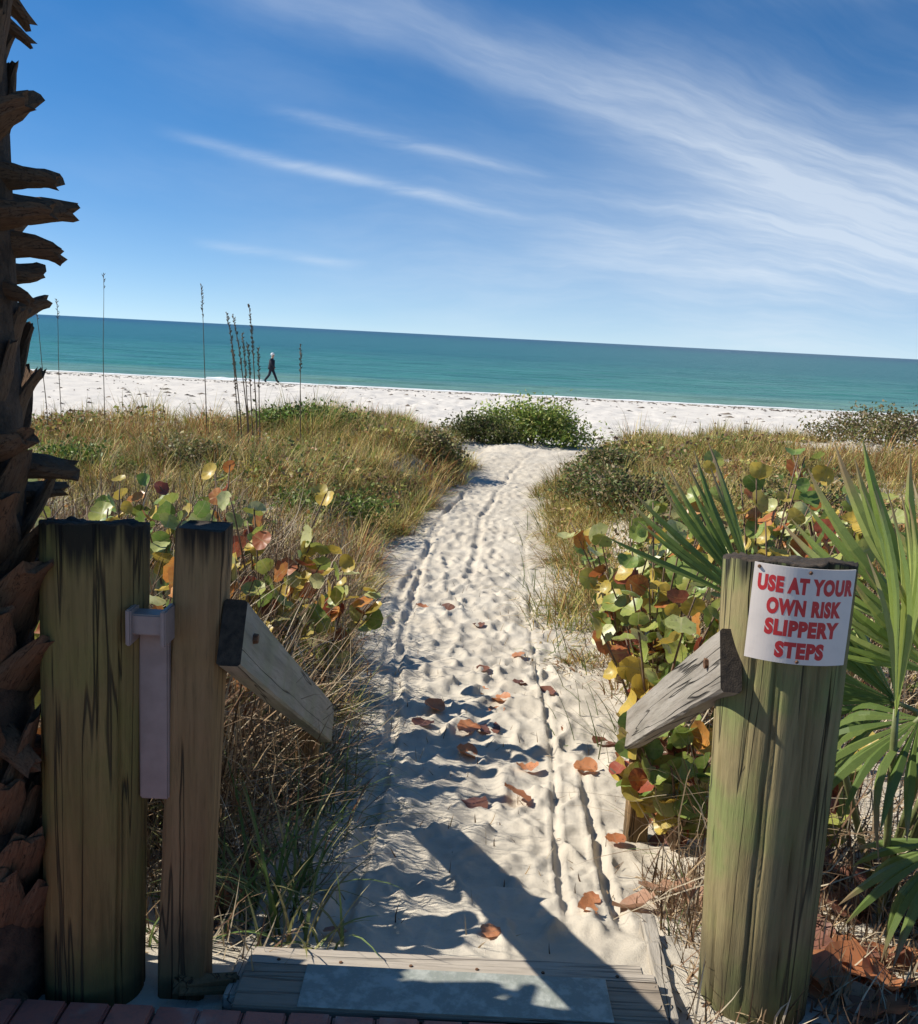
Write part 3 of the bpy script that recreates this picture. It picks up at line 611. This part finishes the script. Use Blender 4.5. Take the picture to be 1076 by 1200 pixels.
for body, zc_, wdt, hgt, xc_ in [('USE AT YOUR', .066, .208, .037, .004), ('OWN RISK', .018, .160, .037, .004), ('SLIPPERY', -.028, .158, .037, .004), ('STEPS', -.076, .104, .037, .003)]:
    cu_ = bpy.data.curves.new('lettering', 'FONT'); cu_.body = body; cu_.size = 1; cu_.offset = .066; cu_.align_x = 'CENTER'; cu_.resolution_u = 4; cu_.space_character = 1.13
    to = bpy.data.objects.new('lettering_curve', cu_); COL.objects.link(to); dgs.append((to, zc_, wdt, hgt, xc_))
bpy.context.view_layer.update(); dg = bpy.context.evaluated_depsgraph_get()
for to, zc_, wdt, hgt, xc_ in dgs:
    me = bpy.data.meshes.new_from_object(to.evaluated_get(dg)); me.name = 'lettering'
    tb = bmesh.new(); tb.from_mesh(me); xs_ = [v.co.x for v in tb.verts]; lo_, hi_ = min(xs_), max(xs_); ns_ = int(wdt/.004)
    for q in range(1, ns_): bmesh.ops.bisect_plane(tb, geom=tb.verts[:]+tb.edges[:]+tb.faces[:], plane_co=(lo_+(hi_-lo_)*q/ns_, 0, 0), plane_no=(1, 0, 0))
    tb.to_mesh(me); tb.free()
    co = np.array([v.co[:] for v in me.vertices]); mn, mx = co.min(0), co.max(0)
    for v, c_ in zip(me.vertices, co):
        v.co = wrap((c_[0]-(mn[0]+mx[0])/2)/(mx[0]-mn[0])*wdt+xc_, (c_[1]-(mn[1]+mx[1])/2)/(mx[1]-mn[1])*hgt+zc_, .00025)
    me.polygons.foreach_set('use_smooth', [False]*len(me.polygons)); me.materials.clear(); link('lettering', me, M_red, sg); cu_ = to.data; bpy.data.objects.remove(to); bpy.data.curves.remove(cu_)
for x, z in [(-.10,.098),(.006,.097),(.0,-.1)]:
    b2 = bmesh.new(); bmesh.ops.create_cone(b2, cap_ends=True, segments=10, radius1=.0042, radius2=.003, depth=.004)
    link('screw', bm_mesh('screw', b2), M_rust, sg, loc=wrap(x, z, .002), rot=(PI/2, 0, x/SR))

# ------------------------------------------------------------------ brick patio and step
def brick_mat():
    m, t = mat('brick_paver'); oc = t.n('TexCoord').outputs['Object']; oi = t.n('ObjectInfo').outputs['Random']
    n = t.noise(t.n('NewGeometry').outputs['Position'], 24, 6, .65); c = t.mix(oi, (.52,.18,.12,1), (.40,.14,.10,1)); c = t.mix(t.m('MULTIPLY', t.rng(n, .45, .7), .6), c, (.22,.11,.085,1))
    c = t.mix(t.m('MULTIPLY', t.rng(t.noise(t.n('NewGeometry').outputs['Position'], 7, 4, .6), .55, .75), .5), c, (.42,.36,.30,1))
    t.set(t.p, 'Base Color', c); t.p.inputs['Roughness'].default_value = .85
    b = t.n('Bump', i_Height=t.noise(t.n('NewGeometry').outputs['Position'], 150, 5, .7)); b.inputs['Strength'].default_value = .4; b.inputs['Distance'].default_value = .004; t.set(t.p, 'Normal', b); return m
M_brick = brick_mat(); M_mortar = plain_mat('joint_sand', (.16,.12,.09), .95, .3, 60, .5)
pt = link('brick_patio', box_mesh('brick_patio', 7.0, 7.2, .06, 0, centre=(0, -1.66, -.042)), M_mortar); tag(pt, kind='structure')
bmes = [box_mesh('brick', .094, .194, .05, .005, 2, .0012) for _ in range(4)]
for r in range(3):
    for i in range(34):
        link('brick', bmes[random.randrange(4)], M_brick, pt, loc=(-1.75+.0985*i+(.049 if r % 2 else 0)+random.uniform(-.001, .001), 1.855-r*.199, -.0235+random.uniform(-.002, .002)), rot=(0, 0, random.uniform(-.008, .008)))
M_deck = wood_mat('step_wood', (.36,.29,.215), (.25,.20,.145), 'X', (.30,.25,.18), .4, crack=.3); M_deckpale = wood_mat('step_edge_wood', (.50,.43,.34), (.38,.32,.25), 'X', (.52,.45,.35), .5, crack=.25)
M_string = wood_mat('stringer_wood', (.42,.37,.30), (.30,.26,.20), 'Y', (.45,.40,.32), .5)
def mat_mat():
    m, t = mat('tread_paint'); oc = t.n('TexCoord').outputs['Object']; n = t.noise(oc, 16, 6, .65); n2 = t.noise(oc, 120, 4, .7)
    c = t.mix(t.rng(n, .45, .62), (.27,.285,.24,1), (.42,.43,.37,1)); c = t.mix(t.m('MULTIPLY', t.rng(n2, .52, .68), .5), c, (.42,.40,.35,1))
    t.set(t.p, 'Base Color', c); t.p.inputs['Roughness'].default_value = .8; b = t.n('Bump', i_Height=n2); b.inputs['Strength'].default_value = .5; b.inputs['Distance'].default_value = .003; t.set(t.p, 'Normal', b); return m
stp = empty('wooden_step', (.04, 1.96, 0)); tag(stp, 'grey timber step with worn teal tread strip between brick edge and sand', 'step')
link('plank', box_mesh('plank', .99, .155, .045, .004, 2, centre=(0, .083, -.0225)), M_deck, stp)
link('plank', box_mesh('plank', .99, .036, .04, .004, 2, centre=(.0, .183, -.026)), M_deckpale, stp)
link('plank', box_mesh('plank', .96, .04, .04, .004, 2, centre=(-.01, .225, -.034)), M_deckpale, stp)
link('tread_strip', box_mesh('tread_strip', .715, .15, .004, .0015, 1, centre=(.01, .084, .002)), mat_mat(), stp)
for x in (-.42,-.27,-.1,.06,.22,.4):
    b2 = bmesh.new(); bmesh.ops.create_cone(b2, cap_ends=True, segments=8, radius1=.005, radius2=.004, depth=.003); link('screw', bm_mesh('screw', b2), M_rust, stp, loc=(x, .183, -.005))
for x in (-.52, .535):
    link('stringer', box_mesh('stringer', .042, .62, .12, .006, 2, .003), M_string, stp, loc=(x, .34, -.125), rot=(R(-11), 0, R(-6 if x > 0 else 3)))
for x, y, rz, sc_, lb in [(-.53,2.06,.35,1,'broken dark timber scrap at the foot of the square post')]:
    o = link('timber_scrap', box_mesh('timber_scrap', .15*sc_, .05, .035, .012, 2, .006), M_post, loc=(x, y, -.02), rot=(.1, .12, rz)); tag(o, lb, 'timber')

# ------------------------------------------------------------------ palm with old leaf bases
M_boot = wood_mat('palm_boot', (.19,.11,.06), (.12,.065,.035), 'X', (.14,.095,.06), .5); M_trunk = plain_mat('palm_trunk', (.12,.075,.045), .95, .4, 24, .9, dist=.02)
def boot_mesh(seed):
    g = random.Random(seed); n = 9; k = 10; V = []; F = []
    L = 1.0; up = g.uniform(-.25, .2); tw = g.uniform(-.5, .5); jag = [g.uniform(-.10, .08) for _ in range(k)]
    for i in range(n):
        s = i/(n-1); wdt = .55*(1-s)**1.0+.34+.035*math.sin(7*s+seed)+(.03 if i == n-1 else 0); th = .2*(1-s)+.2; zc_ = up*s*s+.08*math.sin(3*s+seed)*s; a = tw*s
        for q in range(k):
            an = 2*PI*q/k; yy = wdt*.5*math.cos(an); zz_ = th*.5*math.sin(an)-(.35*(abs(math.cos(an))**2)*-.10) ; zz_ += .05*abs(math.cos(an))*(1-s)
            yy += g.uniform(-.012, .012); zz_ += g.uniform(-.012, .012)
            V.append((s*L+(jag[q] if i == n-1 else jag[q]*.35 if i == n-2 else 0), yy*math.cos(a)-zz_*math.sin(a), zc_+yy*math.sin(a)+zz_*math.cos(a)))
    for i in range(n-1):
        for q in range(k): F.append((i*k+q, i*k+(q+1) % k, (i+1)*k+(q+1) % k, (i+1)*k+q))
    F.append(tuple(range(k))[::-1]); V.append((.93, 0, up)); e = len(V)-1
    for q in range(k): F.append(((n-1)*k+q, (n-1)*k+(q+1) % k, e))
    for i in range(5):                                     # old saw teeth / fibres along the rim
        s = .45+.1*i; b0 = len(V); y_ = (.42*(1-s)**1.3+.13)*.5; V += [(s, y_, up*s*s), (s+.06, y_, up*s*s), (s+.05, y_+.03, up*s*s+.05)]; F.append((b0, b0+1, b0+2))
    return py_mesh('leaf_base', V, F, False)
boots = [boot_mesh(s) for s in range(12)]
pr = empty('cabbage_palm', (-1.10, 2.06, -.05)); tag(pr, 'palm tree with rough trunk of jagged brown cut leaf bases', 'palm tree')
def trunk_pt(z): return Vector((-.035*(z/3)**1.2 if z > 0 else 0, .01*math.sin(z), z))
link('trunk', tube_mesh('trunk', [trunk_pt(z) for z in np.linspace(-.2, 5.6, 30)], [.19 if z < .2 else .172-.004*z for z in np.linspace(-.2, 5.6, 30)], 20), M_trunk, pr)
for i in range(298):
    z = -.02+i*.0112 if i < 225 else 2.5+(i-225)*.042
    a = i*2.39996; p = trunk_pt(z); low = z < 1.3; hug = i % 5 in (1, 3) or (low and i % 5 != 0)
    if hug: L = random.uniform(.15, .21) if low else random.uniform(.12, .16); tilt = random.uniform(-1.25, -.85) if low else random.uniform(-1.4, -1.15); r = .145
    else: L = random.choice((random.uniform(.09, .12), random.uniform(.11, .15), random.uniform(.13, .185))) if not low else random.uniform(.10, .14) if z < 1.05 else random.uniform(.13, .17); tilt = random.uniform(-.3, .28); r = .12
    o = link('leaf_base', boots[random.randrange(12)], M_boot, pr, loc=p+Vector((math.cos(a)*r, math.sin(a)*r, 0)), rot=Euler((random.uniform(-.4, .4), tilt, a+random.uniform(-.2, .2)), 'XYZ'), scale=(L, L*random.uniform(.75, 1.15)*(1.0 if hug else .8), L*random.uniform(.8, 1.2)*(.6 if hug else 1.0)))

# ------------------------------------------------------------------ fan fronds
def frond_mat(name, a, b_, tip):
    m, t = mat(name); uvn = t.n('UVMap').outputs[0]; s = t.n('SeparateXYZ', i_0=uvn); rnd = t.n('ObjectInfo').outputs['Random']; oc = t.n('TexCoord').outputs['Object']
    c = t.mix(rnd, (*a, 1), (*b_, 1)); c = t.mix(t.m('MULTIPLY', t.rng(t.noise(t.mapping(oc, (2, 60, 60)), 6, 3), .4, .65), .35), c, (*(q*.6 for q in a), 1))
    tipf = t.rng(t.m('ADD', s.outputs[0], t.m('MULTIPLY', rnd, .25)), .9, 1.12); c = t.mix(tipf, c, (*tip, 1))
    leaf_shader(t, c, .42, .38, .5); return m
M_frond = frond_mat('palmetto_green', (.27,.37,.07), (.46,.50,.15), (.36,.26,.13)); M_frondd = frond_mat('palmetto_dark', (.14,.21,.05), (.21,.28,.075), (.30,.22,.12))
M_pet = plain_mat('frond_stalk', (.20,.22,.08), .5, .25, 20, .1)
def leaflet_mesh(dphi, droop, seed):
    g = random.Random(seed); n = 9; V = []; F = []; uv = []
    for i in range(n+1):
        s = i/n; wd_ = 2*s*math.tan(dphi/2)*1.02 if s < .45 else 2*.45*math.tan(dphi/2)*(1-((s-.45)/.55)**2.0)*1.12+.004*(i < n)
        wd_ = max(wd_, .012 if i == 0 else .004); fold = wd_*.34; z = -droop*max(0, s-.45)**2*2.2; y0 = .02*math.sin(3*s+seed)*s
        V += [(s, y0-wd_/2, z), (s, y0, z+fold), (s, y0+wd_/2, z)]; uv += [(s, 0), (s, .5), (s, 1)]
        if i: b0 = (i-1)*3; F += [(b0, b0+3, b0+4, b0+1), (b0+1, b0+4, b0+5, b0+2)]
    return py_mesh('leaflet', V, F, False, uv)
def basis(d, nrm, loc):
    X = Vector(d).normalized(); Z = Vector(nrm); Z = (Z-X*Z.dot(X)).normalized(); Y = Z.cross(X); m_ = Matrix((X, Y, Z)).transposed().to_4x4(); m_.translation = Vector(loc); return m_
_lm = {}
def frond(root, hub, d, nrm, L, nl, half, droop, m, foot, jitter=.06):
    dphi = 2*half/nl; key = (round(dphi, 3), round(droop, 2), m.name)
    if key not in _lm: _lm[key] = [leaflet_mesh(dphi, droop*q, 5+i) for i, q in enumerate((.4, 1, 1.7))]
    ro = Vector(root.location); bm = bmesh.new(); h = Vector(hub)-ro; f = Vector(foot)-ro; X = Vector(d).normalized()
    tube_bm(bm, [f, f.lerp(h-X*.25, .6)+Vector((0,0,.03)), h-X*.06, h+X*.02], [.012,.010,.009,.007], 6)
    fr = link('frond', bm_mesh('frond', bm, True), M_pet, root); bs = basis(d, nrm, h)
    for i in range(nl):
        phi = -half+2*half*(i+.5)/nl; q = abs(phi)/half if half > 1 else 0; sc_ = L*(1-.28*q*q)*random.uniform(.9, 1.06)
        lo = link('leaflet', _lm[key][random.randrange(3)], m, fr)
        lo.matrix_local = bs @ Matrix.Rotation(phi+random.gauss(0, jitter*.4), 4, 'Z') @ Matrix.Rotation(random.gauss(0, jitter), 4, 'Y') @ Matrix.Rotation(random.gauss(0, .15), 4, 'X') @ Matrix.Scale(sc_, 4)
pm = empty('saw_palmetto', (1.38, 2.85, gz(1.38, 2.85))); tag(pm, 'palmetto with large pleated green fan leaves behind the sign post', 'palmetto')
FT = (1.38, 2.85, gz(1.38, 2.85)-.02)
frond(pm, (.84,2.62,.80), (-.66,.1,.74), (-.45,-.7,.3), .45, 12, R(27), .12, M_frondd, FT, .10)
frond(pm, (1.30,2.62,.74), (-.36,-.05,.92), (-.62,-.75,-.05), .56, 17, R(62), .15, M_frond, FT)
frond(pm, (1.10,2.30,.63), (-.05,.02,1), (.93,-.38,.05), .58, 11, R(36), .08, M_frond, (1.33,2.7,FT[2]))
frond(pm, (1.20,2.38,.60), (-.62,-.30,-.45), (-.5,-.35,.8), .36, 17, R(80), .5, M_frondd, (1.36,2.75,FT[2]))
frond(pm, (1.24,2.60,.56), (-.8,.0,.30), (-.55,-.7,.4), .44, 18, R(75), .3, M_frondd, FT)
frond(pm, (1.65,2.75,.85), (.3,-.1,.9), (.2,-.9,.2), .55, 24, R(85), .2, M_frond, FT)
frond(pm, (1.55,2.45,.45), (.2,-.6,.3), (0,-.4,.9), .45, 24, R(85), .4, M_frond, FT)
frond(pm, (1.32,2.36,.28), (-.45,-.35,-.55), (-.6,-.4,.6), .38, 15, R(70), .5, M_frondd, FT)
frond(pm, (1.42,2.52,.80), (-.12,-.02,1), (-.7,-.7,.0), .50, 16, R(60), .12, M_frond, FT)
frond(pm, (1.26,2.44,.70), (-.55,-.1,.75), (-.6,-.7,.3), .36, 14, R(60), .2, M_frond, FT)
# crown of the cabbage palm, above the picture
ct = Vector((-1.10,2.06,-.05))+trunk_pt(5.6)
for i in range(16):
    a = i*2.39996; e = R(70-i*7); dd = Vector((math.cos(a)*math.cos(e), math.sin(a)*math.cos(e), math.sin(e)))
    frond(pr, ct+dd*.9, dd, Vector((0,0,1)) if e < R(45) else Vector((-math.cos(a), -math.sin(a), .3)), .8, 20, R(95), .5, M_frond, ct)

# ------------------------------------------------------------------ broad round-leaved bushes (sea grape)
def grape_mat(name, a, b_, vein):
    m, t = mat(name); u = t.n('UVMap').outputs[0]; s = t.n('SeparateXYZ', i_0=u); rnd = t.n('ObjectInfo').outputs['Random']; au = t.m('ABSOLUTE', s.outputs[0]); v = s.outputs[1]
    off = t.n('CombineXYZ', i_0=s.outputs[0], i_1=v, i_2=t.m('MULTIPLY', rnd, 37.0))
    n = t.noise(off, 2.2, 5, .6); c = t.mix(t.rng(t.m('ADD', n, t.m('MULTIPLY', t.m('SUBTRACT', rnd, .5), .3)), .35, .65), (*a, 1), (*b_, 1))
    c = t.mix(t.m('MULTIPLY', t.rng(t.noise(off, 7, 4, .6), .58, .7), .55), c, (.10,.045,.02,1))
    sv = t.rng(t.m('ABSOLUTE', t.m('SUBTRACT', t.m('FRACT', t.m('MULTIPLY', t.m('SUBTRACT', v, t.m('MULTIPLY', au, .55)), 3.2)), .5)), .0, .07, 1, 0)
    mv = t.rng(au, .012, .04, 1, 0); c = t.mix(t.m('MULTIPLY', t.m('MAXIMUM', mv, t.m('MULTIPLY', sv, .6)), .6), c, (*vein, 1))
    leaf_shader(t, c, .3, .4, .45); return m
GM = [grape_mat('leaf_green', (.15,.24,.05), (.26,.33,.08), (.33,.33,.14)), grape_mat('leaf_lime', (.38,.39,.09), (.26,.32,.07), (.42,.40,.18)), grape_mat('leaf_yellow', (.60,.42,.07), (.46,.36,.08), (.50,.38,.14)),
      grape_mat('leaf_orange', (.56,.25,.06), (.42,.13,.045), (.45,.28,.10)), grape_mat('leaf_red', (.34,.085,.045), (.22,.065,.04), (.35,.16,.08)), grape_mat('leaf_pale', (.56,.54,.24), (.42,.45,.15), (.5,.48,.25))]
M_fall = [grape_mat('fallen_orange', (.62,.27,.12), (.50,.19,.08), (.42,.24,.14)), grape_mat('fallen_brown', (.24,.10,.06), (.15,.065,.04), (.28,.15,.09)), grape_mat('fallen_tan', (.50,.29,.18), (.40,.22,.13), (.5,.34,.22))]
def round_leaf(seed, curl=.15, m=None):
    g = random.Random(seed); n = 16; V = [(0, 0, 0), (0, .5, 0)]; F = []; uv = [(0, 0), (0, .5)]
    ph_ = g.uniform(0, 6); cx = g.uniform(-.5, 1)*curl; cy = g.uniform(.3, 1)*curl
    def zf(x, y): return cx*x*x*3+cy*(y-.45)**2*2.2+curl*.25*math.sin(7*math.atan2(x, y-.45)+ph_)*math.hypot(x, y-.45)
    V[0] = (0, .05, zf(0, .05)); V[1] = (0, .5, zf(0, .5)-.02)
    for ring in (.55, 1.0):
        for i in range(n):
            a = -PI/2+2*PI*(i+.5)/n; r = ring*(1+.06*math.sin(3*a+ph_)+.04*g.uniform(-1, 1)); x = .56*r*math.cos(a); y = .48+.5*r*math.sin(a)
            V.append((x, y, zf(x, y)+.03*abs(x))); uv.append((x, y))
    for i in range(n-1): F.append((1, 2+i, 3+i))
    F.append((1, 2+n-1, 0)); F.append((1, 0, 2))
    for i in range(n-1): F.append((2+i, 2+n+i, 3+n+i, 3+i))
    F.append((2+n-1, 2+2*n-1, 0)); F.append((2, 0, 2+n))
    me = py_mesh('leaf', V, F, True, uv); me.materials.append(m); return me
GL = [[round_leaf(i*10+k, .30, m) for k in range(5)] for i, m in enumerate(GM)]
M_gstem = plain_mat('grape_stem', (.22,.14,.085), .8, .3, 40, .3)
def grape(x, y, H, spread, nb, per, wts_, seed, label, size=(.075, .135), lean=(0, 0)):
    g = random.Random(seed); z = gz(x, y); root = empty('sea_grape_bush', (x, y, z)); tag(root, label, 'bush', 'broad round leaved bushes beside the path')
    bm = bmesh.new(); LV = []
    for b_ in range(nb):
        a = g.uniform(0, 2*PI); q = g.uniform(.3, 1)*spread; h = H*g.uniform(.55, 1.05); e = Vector((math.cos(a)*q+lean[0]*h, math.sin(a)*q+lean[1]*h, h)); c_ = Vector((e.x*.35, e.y*.35, h*.6))
        pts = [(1-t)**2*Vector((0, 0, -.03))+2*t*(1-t)*c_+t*t*e for t in [i/7 for i in range(8)]]
        tube_bm(bm, pts, [.009*(1-.6*i/7) for i in range(8)], 5)
        for k in range(per):
            t = .3+.7*(k+g.random())/per; p = (1-t)**2*Vector((0, 0, -.03))+2*t*(1-t)*c_+t*t*e; LV.append((p, b_))
    link('stem', bm_mesh('stem', bm, True), M_gstem, root)
    for p, b_ in LV:
        i = g.choices(range(6), wts_)[0]; nrm = Vector((g.gauss(-.35, .55), g.gauss(-.25, .6), g.gauss(.55, .45))).normalized(); d = Vector((g.gauss(0, 1), g.gauss(-.2, 1), g.gauss(.2, .7)))
        lo = link('leaf', GL[i][g.randrange(5)], None, root); bs = basis(d, nrm, p+Vector((g.gauss(0, .02), g.gauss(0, .02), 0)))
        lo.matrix_local = bs @ Matrix.Rotation(-PI/2, 4, 'Z') @ Matrix.Scale(g.uniform(*size), 4)
RW = [3, 3.6, 2.6, .9, .4, 1.3]; YW = [1.2, 2.6, 3.6, 1.2, .4, 2.4]
for i, (x, y, H, sp, nb, pe, lb) in enumerate([
    (.9,3.5,.5,.30,10,8,'low bush of round green and red leaves under the grey rail'),
    (.98,4.45,1.0,.42,14,7,'round leaved bush with red and lime leaves on the grey rail side of the path'),
    (1.12,5.2,1.25,.45,15,7,'tall yellow green round leaved bush rising over the fan leaf tips'),
    (1.1,6.1,1.05,.42,13,7,'yellow leaved bush edging the path behind the lime and red one'),
    (1.75,5.5,1.35,.5,15,7,'tallest yellow and orange round leaved bush behind the sign post'),
    (1.5,4.4,1.15,.45,15,7,'mixed green and orange round leaved bush close behind the sign post'),
    (2.35,5.9,1.3,.5,15,7,'yellow round leaved bush showing between the fan leaves'),
    (2.6,7.0,1.2,.6,13,8,'farther yellow brown round leaved bush below the dune grass'),
    (1.55,6.9,1.15,.5,13,8,'thin round leaved bush with orange leaves before the dune grass'),
    (1.25,3.2,.5,.35,8,7,'low shaded round leaved bush at the back of the sign post')]):
    grape(x, y, H, sp, nb, pe, RW if i not in (2, 3, 6) else YW, 40+i, lb)
for i, (x, y, H, sp, nb, pe, lb) in enumerate([
    (-1.75,4.6,1.0,.5,12,8,'yellow round leaved bush between the palm trunk and mossy post'),
    (-1.3,4.5,1.0,.45,12,8,'yellow green round leaved bush rising over the mossy post'),
    (-.98,4.9,1.1,.45,12,8,'pale lime round leaved bush rising over the slim square post'),
    (-2.0,5.6,.95,.5,10,7,'sparse yellow round leaved bush behind the palm trunk'),
    (-2.5,5.0,.9,.5,10,7,'yellow leaved bush half hidden by the palm trunk boots'),
    (-.75,5.5,.8,.35,10,7,'lime leaved bush leaning to the mossy rail side of the path'),
    (-1.02,2.62,.95,.28,12,10,'tall round leaved bush added unseen between palm trunk and mossy post to shade sand'),  # this and next bush added out of sight to cast dappled shade
    (-1.02,3.1,1.0,.30,12,10,'tall round leaved bush added unseen behind the mossy post to shade the sand'),
    (-1.0,3.9,.5,.3,8,6,'low orange leaved bush behind the mossy rail'),
    (-1.5,6.1,.95,.6,10,7,'sparse pale leaved bush in the dry grass behind the posts')]):
    grape(x, y, H, sp, nb, pe, YW if i < 6 else [1, 1, 2, 3, 2, .5], 70+i, lb, (.075, .125))

# fallen leaves
FL = [[round_leaf(300+i*10+k, .34, m) for k in range(4)] for i, m in enumerate(M_fall)]
def fallen(x, y, s, kind, label, group):
    e = .06; z = gz(x, y); nx = (gz(x-e, y)-gz(x+e, y))/(2*e); ny = (gz(x, y-e)-gz(x, y+e))/(2*e)
    nrm = Vector((nx+random.gauss(0, .22), ny+random.gauss(0, .22)-.1, 1)); d = Vector((random.gauss(0, 1), random.gauss(0, 1), 0))
    o = link('fallen_leaf', FL[kind][random.randrange(4)], None); o.matrix_world = basis(d, nrm, (x, y, z+.016)) @ Matrix.Scale(s, 4); tag(o, label, 'leaf', group)
for x, y in [(.18,6.13),(.44,5.89),(.26,5.55),(.65,5.8),(-.12,5.11),(-.03,5.27),(.38,4.47),(.62,4.47),(.37,4.05),(.19,3.95),(.46,2.88),(.12,2.49),(-.28,2.46),(.68,3.5),(.62,5.09),(.28,5.07),(.14,4.95),(.05,4.65),(-.32,7.97),(-.03,8.09),(.21,7.33),(.89,3.89),(.42,6.59),(.48,2.72),(.32,5.35),(.22,5.75)]:
    fallen(x, y, random.uniform(.085, .14) if y > 3.6 else random.uniform(.05, .075), 0 if random.random() < .72 else 1, 'curled orange brown leaf fallen on the sand path', 'leaves fallen on the sand path')
for x, y, s in [(.74,3.05,.17),(.66,2.82,.13),(.78,2.9,.12)]: fallen(x, y, s, 2, 'large orange leaf lying beside the sign post', 'large leaves beside the sign post')
for i in range(70):
    x = random.uniform(.9, 1.75); y = random.uniform(2.12, 3.1)
    if math.hypot(x-.78, y-2.18) < .17: continue
    fallen(x, y, random.uniform(.09, .17), random.choice((0, 1, 1, 1)), 'dead brown leaf in the litter under the palmetto', 'dead leaves under the palmetto')
for i in range(34):
    x = random.uniform(.82, 1.4); y = random.uniform(3.0, 5.0); fallen(x, y, random.uniform(.09, .14), random.choice((0, 1, 1)), 'dead brown leaf lying under the round leaved bushes', 'dead leaves under the bushes')
for i in range(26):
    x = random.uniform(-1.1, -.55); y = random.uniform(2.4, 4.2); fallen(x, y, random.uniform(.08, .13), random.choice((0, 1, 1)), 'dead brown leaf lying behind the mossy and square posts', 'dead leaves behind the posts')
fallen(.98, 2.12, .17, 2, 'large pale tan leaf at the foot of the sign post', None)

# ------------------------------------------------------------------ seaweed on the beach
def wrack():
    n = 2600; g = np.random.default_rng(5); line = g.random(n) < .6; x = g.uniform(-34, 40, n); y = np.where(line, 56.2+g.normal(size=n)*.8+fbm(x*.1, x*0, 3, 1)*3, g.uniform(30, 57, n)); s = g.uniform(.02, .09, n)*np.where(g.random(n) < .12, 2, 1)
    z = ground(x, y); V = []; F = []
    for i in range(n):
        b = len(V); k = 6
        for q in range(k): a = 2*PI*q/k; r = s[i]*g.uniform(.4, 1.9); V.append((x[i]+r*1.6*math.cos(a), y[i]+r*math.sin(a), z[i]-.03))
        V.append((x[i], y[i], z[i]+.02+s[i]*.25))
        for q in range(k): F.append((b+q, b+(q+1) % k, b+k))
    tag(link('seaweed_wrack', py_mesh('seaweed_wrack', V, F), plain_mat('wrack', (.24,.185,.13), .9, .6, 2, .3)), 'dark seaweed scraps scattered along the tide line', kind='stuff')
wrack()

# ------------------------------------------------------------------ walking person
def person():
    M_cloth = plain_mat('dark_clothes', (.012,.016,.03), .85, .3, 9, .2); M_skin = plain_mat('skin', (.45,.27,.19), .6, .1, 9, .05); M_hair = plain_mat('white_cap', (.75,.75,.73), .7, .08, 20, .2); M_shoe = plain_mat('shoe', (.03,.03,.035), .7, .2, 9, .1)
    J = {'pel': (0,0,.93,.135), 'bel': (.01,0,1.08,.14), 'che': (.03,0,1.28,.155), 'nek': (.05,0,1.47,.058), 'hea': (.075,0,1.57,.085), 'top': (.075,0,1.68,.075),
         'shl': (.03,.17,1.38,.07), 'ell': (-.12,.24,1.13,.055), 'wrl': (-.08,.24,.90,.042), 'hal': (-.05,.24,.80,.035), 'shr': (.03,-.17,1.38,.07), 'elr': (.06,-.25,1.12,.055), 'wrr': (.22,-.24,.95,.042), 'har': (.27,-.24,.87,.035),
         'hil': (.02,.09,.86,.105), 'knl': (.18,.10,.49,.078), 'anl': (.33,.10,.11,.07), 'tol': (.47,.10,.05,.04), 'hir': (-.02,-.09,.86,.105), 'knr': (-.10,-.10,.48,.078), 'anr': (-.37,-.10,.14,.07), 'tor': (-.26,-.10,.04,.04)}
    E = [('pel','bel'),('bel','che'),('che','nek'),('nek','hea'),('hea','top'),('che','shl'),('shl','ell'),('ell','wrl'),('wrl','hal'),('che','shr'),('shr','elr'),('elr','wrr'),('wrr','har'),('pel','hil'),('hil','knl'),('knl','anl'),('anl','tol'),('pel','hir'),('hir','knr'),('knr','anr'),('anr','tor')]
    ks = list(J); me = bpy.data.meshes.new('body_cage'); me.from_pydata([J[k][:3] for k in ks], [(ks.index(a), ks.index(b)) for a, b in E], [])
    o = bpy.data.objects.new('body_cage', me); COL.objects.link(o); md = o.modifiers.new('s', 'SKIN'); o.modifiers.new('d', 'SUBSURF').levels = 2
    for i, k in enumerate(ks): me.skin_vertices[0].data[i].radius = (J[k][3], J[k][3]*(1.15 if k in ('che','bel','pel') else 1)); me.skin_vertices[0].data[i].use_root = (k == 'pel')
    bpy.context.view_layer.update(); dg = bpy.context.evaluated_depsgraph_get(); bme = bpy.data.meshes.new_from_object(o.evaluated_get(dg)); bpy.data.objects.remove(o)
    for m_ in (M_cloth, M_skin, M_shoe): bme.materials.append(m_)
    for p in bme.polygons:
        c = p.center; p.use_smooth = True
        p.material_index = 1 if c.z > 1.45 else 1 if (abs(c.y) > .19 and c.z < .9 and c.z > .7) else 2 if c.z < .09 else 0
    bme.name = 'body'; x, y = -11.45, 58.2; root = empty('person', (x, y, gz(x, y)-.0)); tag(root, 'person in dark clothes and white cap walking along the waterline', 'person')
    link('body', bme, None, root)
    bm = bmesh.new(); bmesh.ops.create_uvsphere(bm, u_segments=18, v_segments=12, radius=.112); bmesh.ops.scale(bm, vec=(1.08, .92, .9), verts=bm.verts)
    for v in list(bm.verts):
        if v.co.z < -.02: v.co.z = -.02-(.09 if v.co.x < .01 else 0)*min(1, -v.co.z*8); 
    link('cap', bm_mesh('cap', bm, True), M_hair, root, loc=(.062, 0, 1.675))
    b2 = bmesh.new(); bmesh.ops.create_cone(b2, cap_ends=True, segments=8, radius1=.02, radius2=.004, depth=.045); link('nose', bm_mesh('nose', b2, True), M_skin, root, loc=(.165, 0, 1.60), rot=(0, PI/2, 0))
    # loose jacket hem
    b3 = bmesh.new(); tube_bm(b3, [(.03,0,1.36),(.02,0,1.15),(0,0,.95),(-.01,0,.80)], [.17,.18,.19,.205], 16); link('jacket', bm_mesh('jacket', b3, True), M_cloth, root)
person()
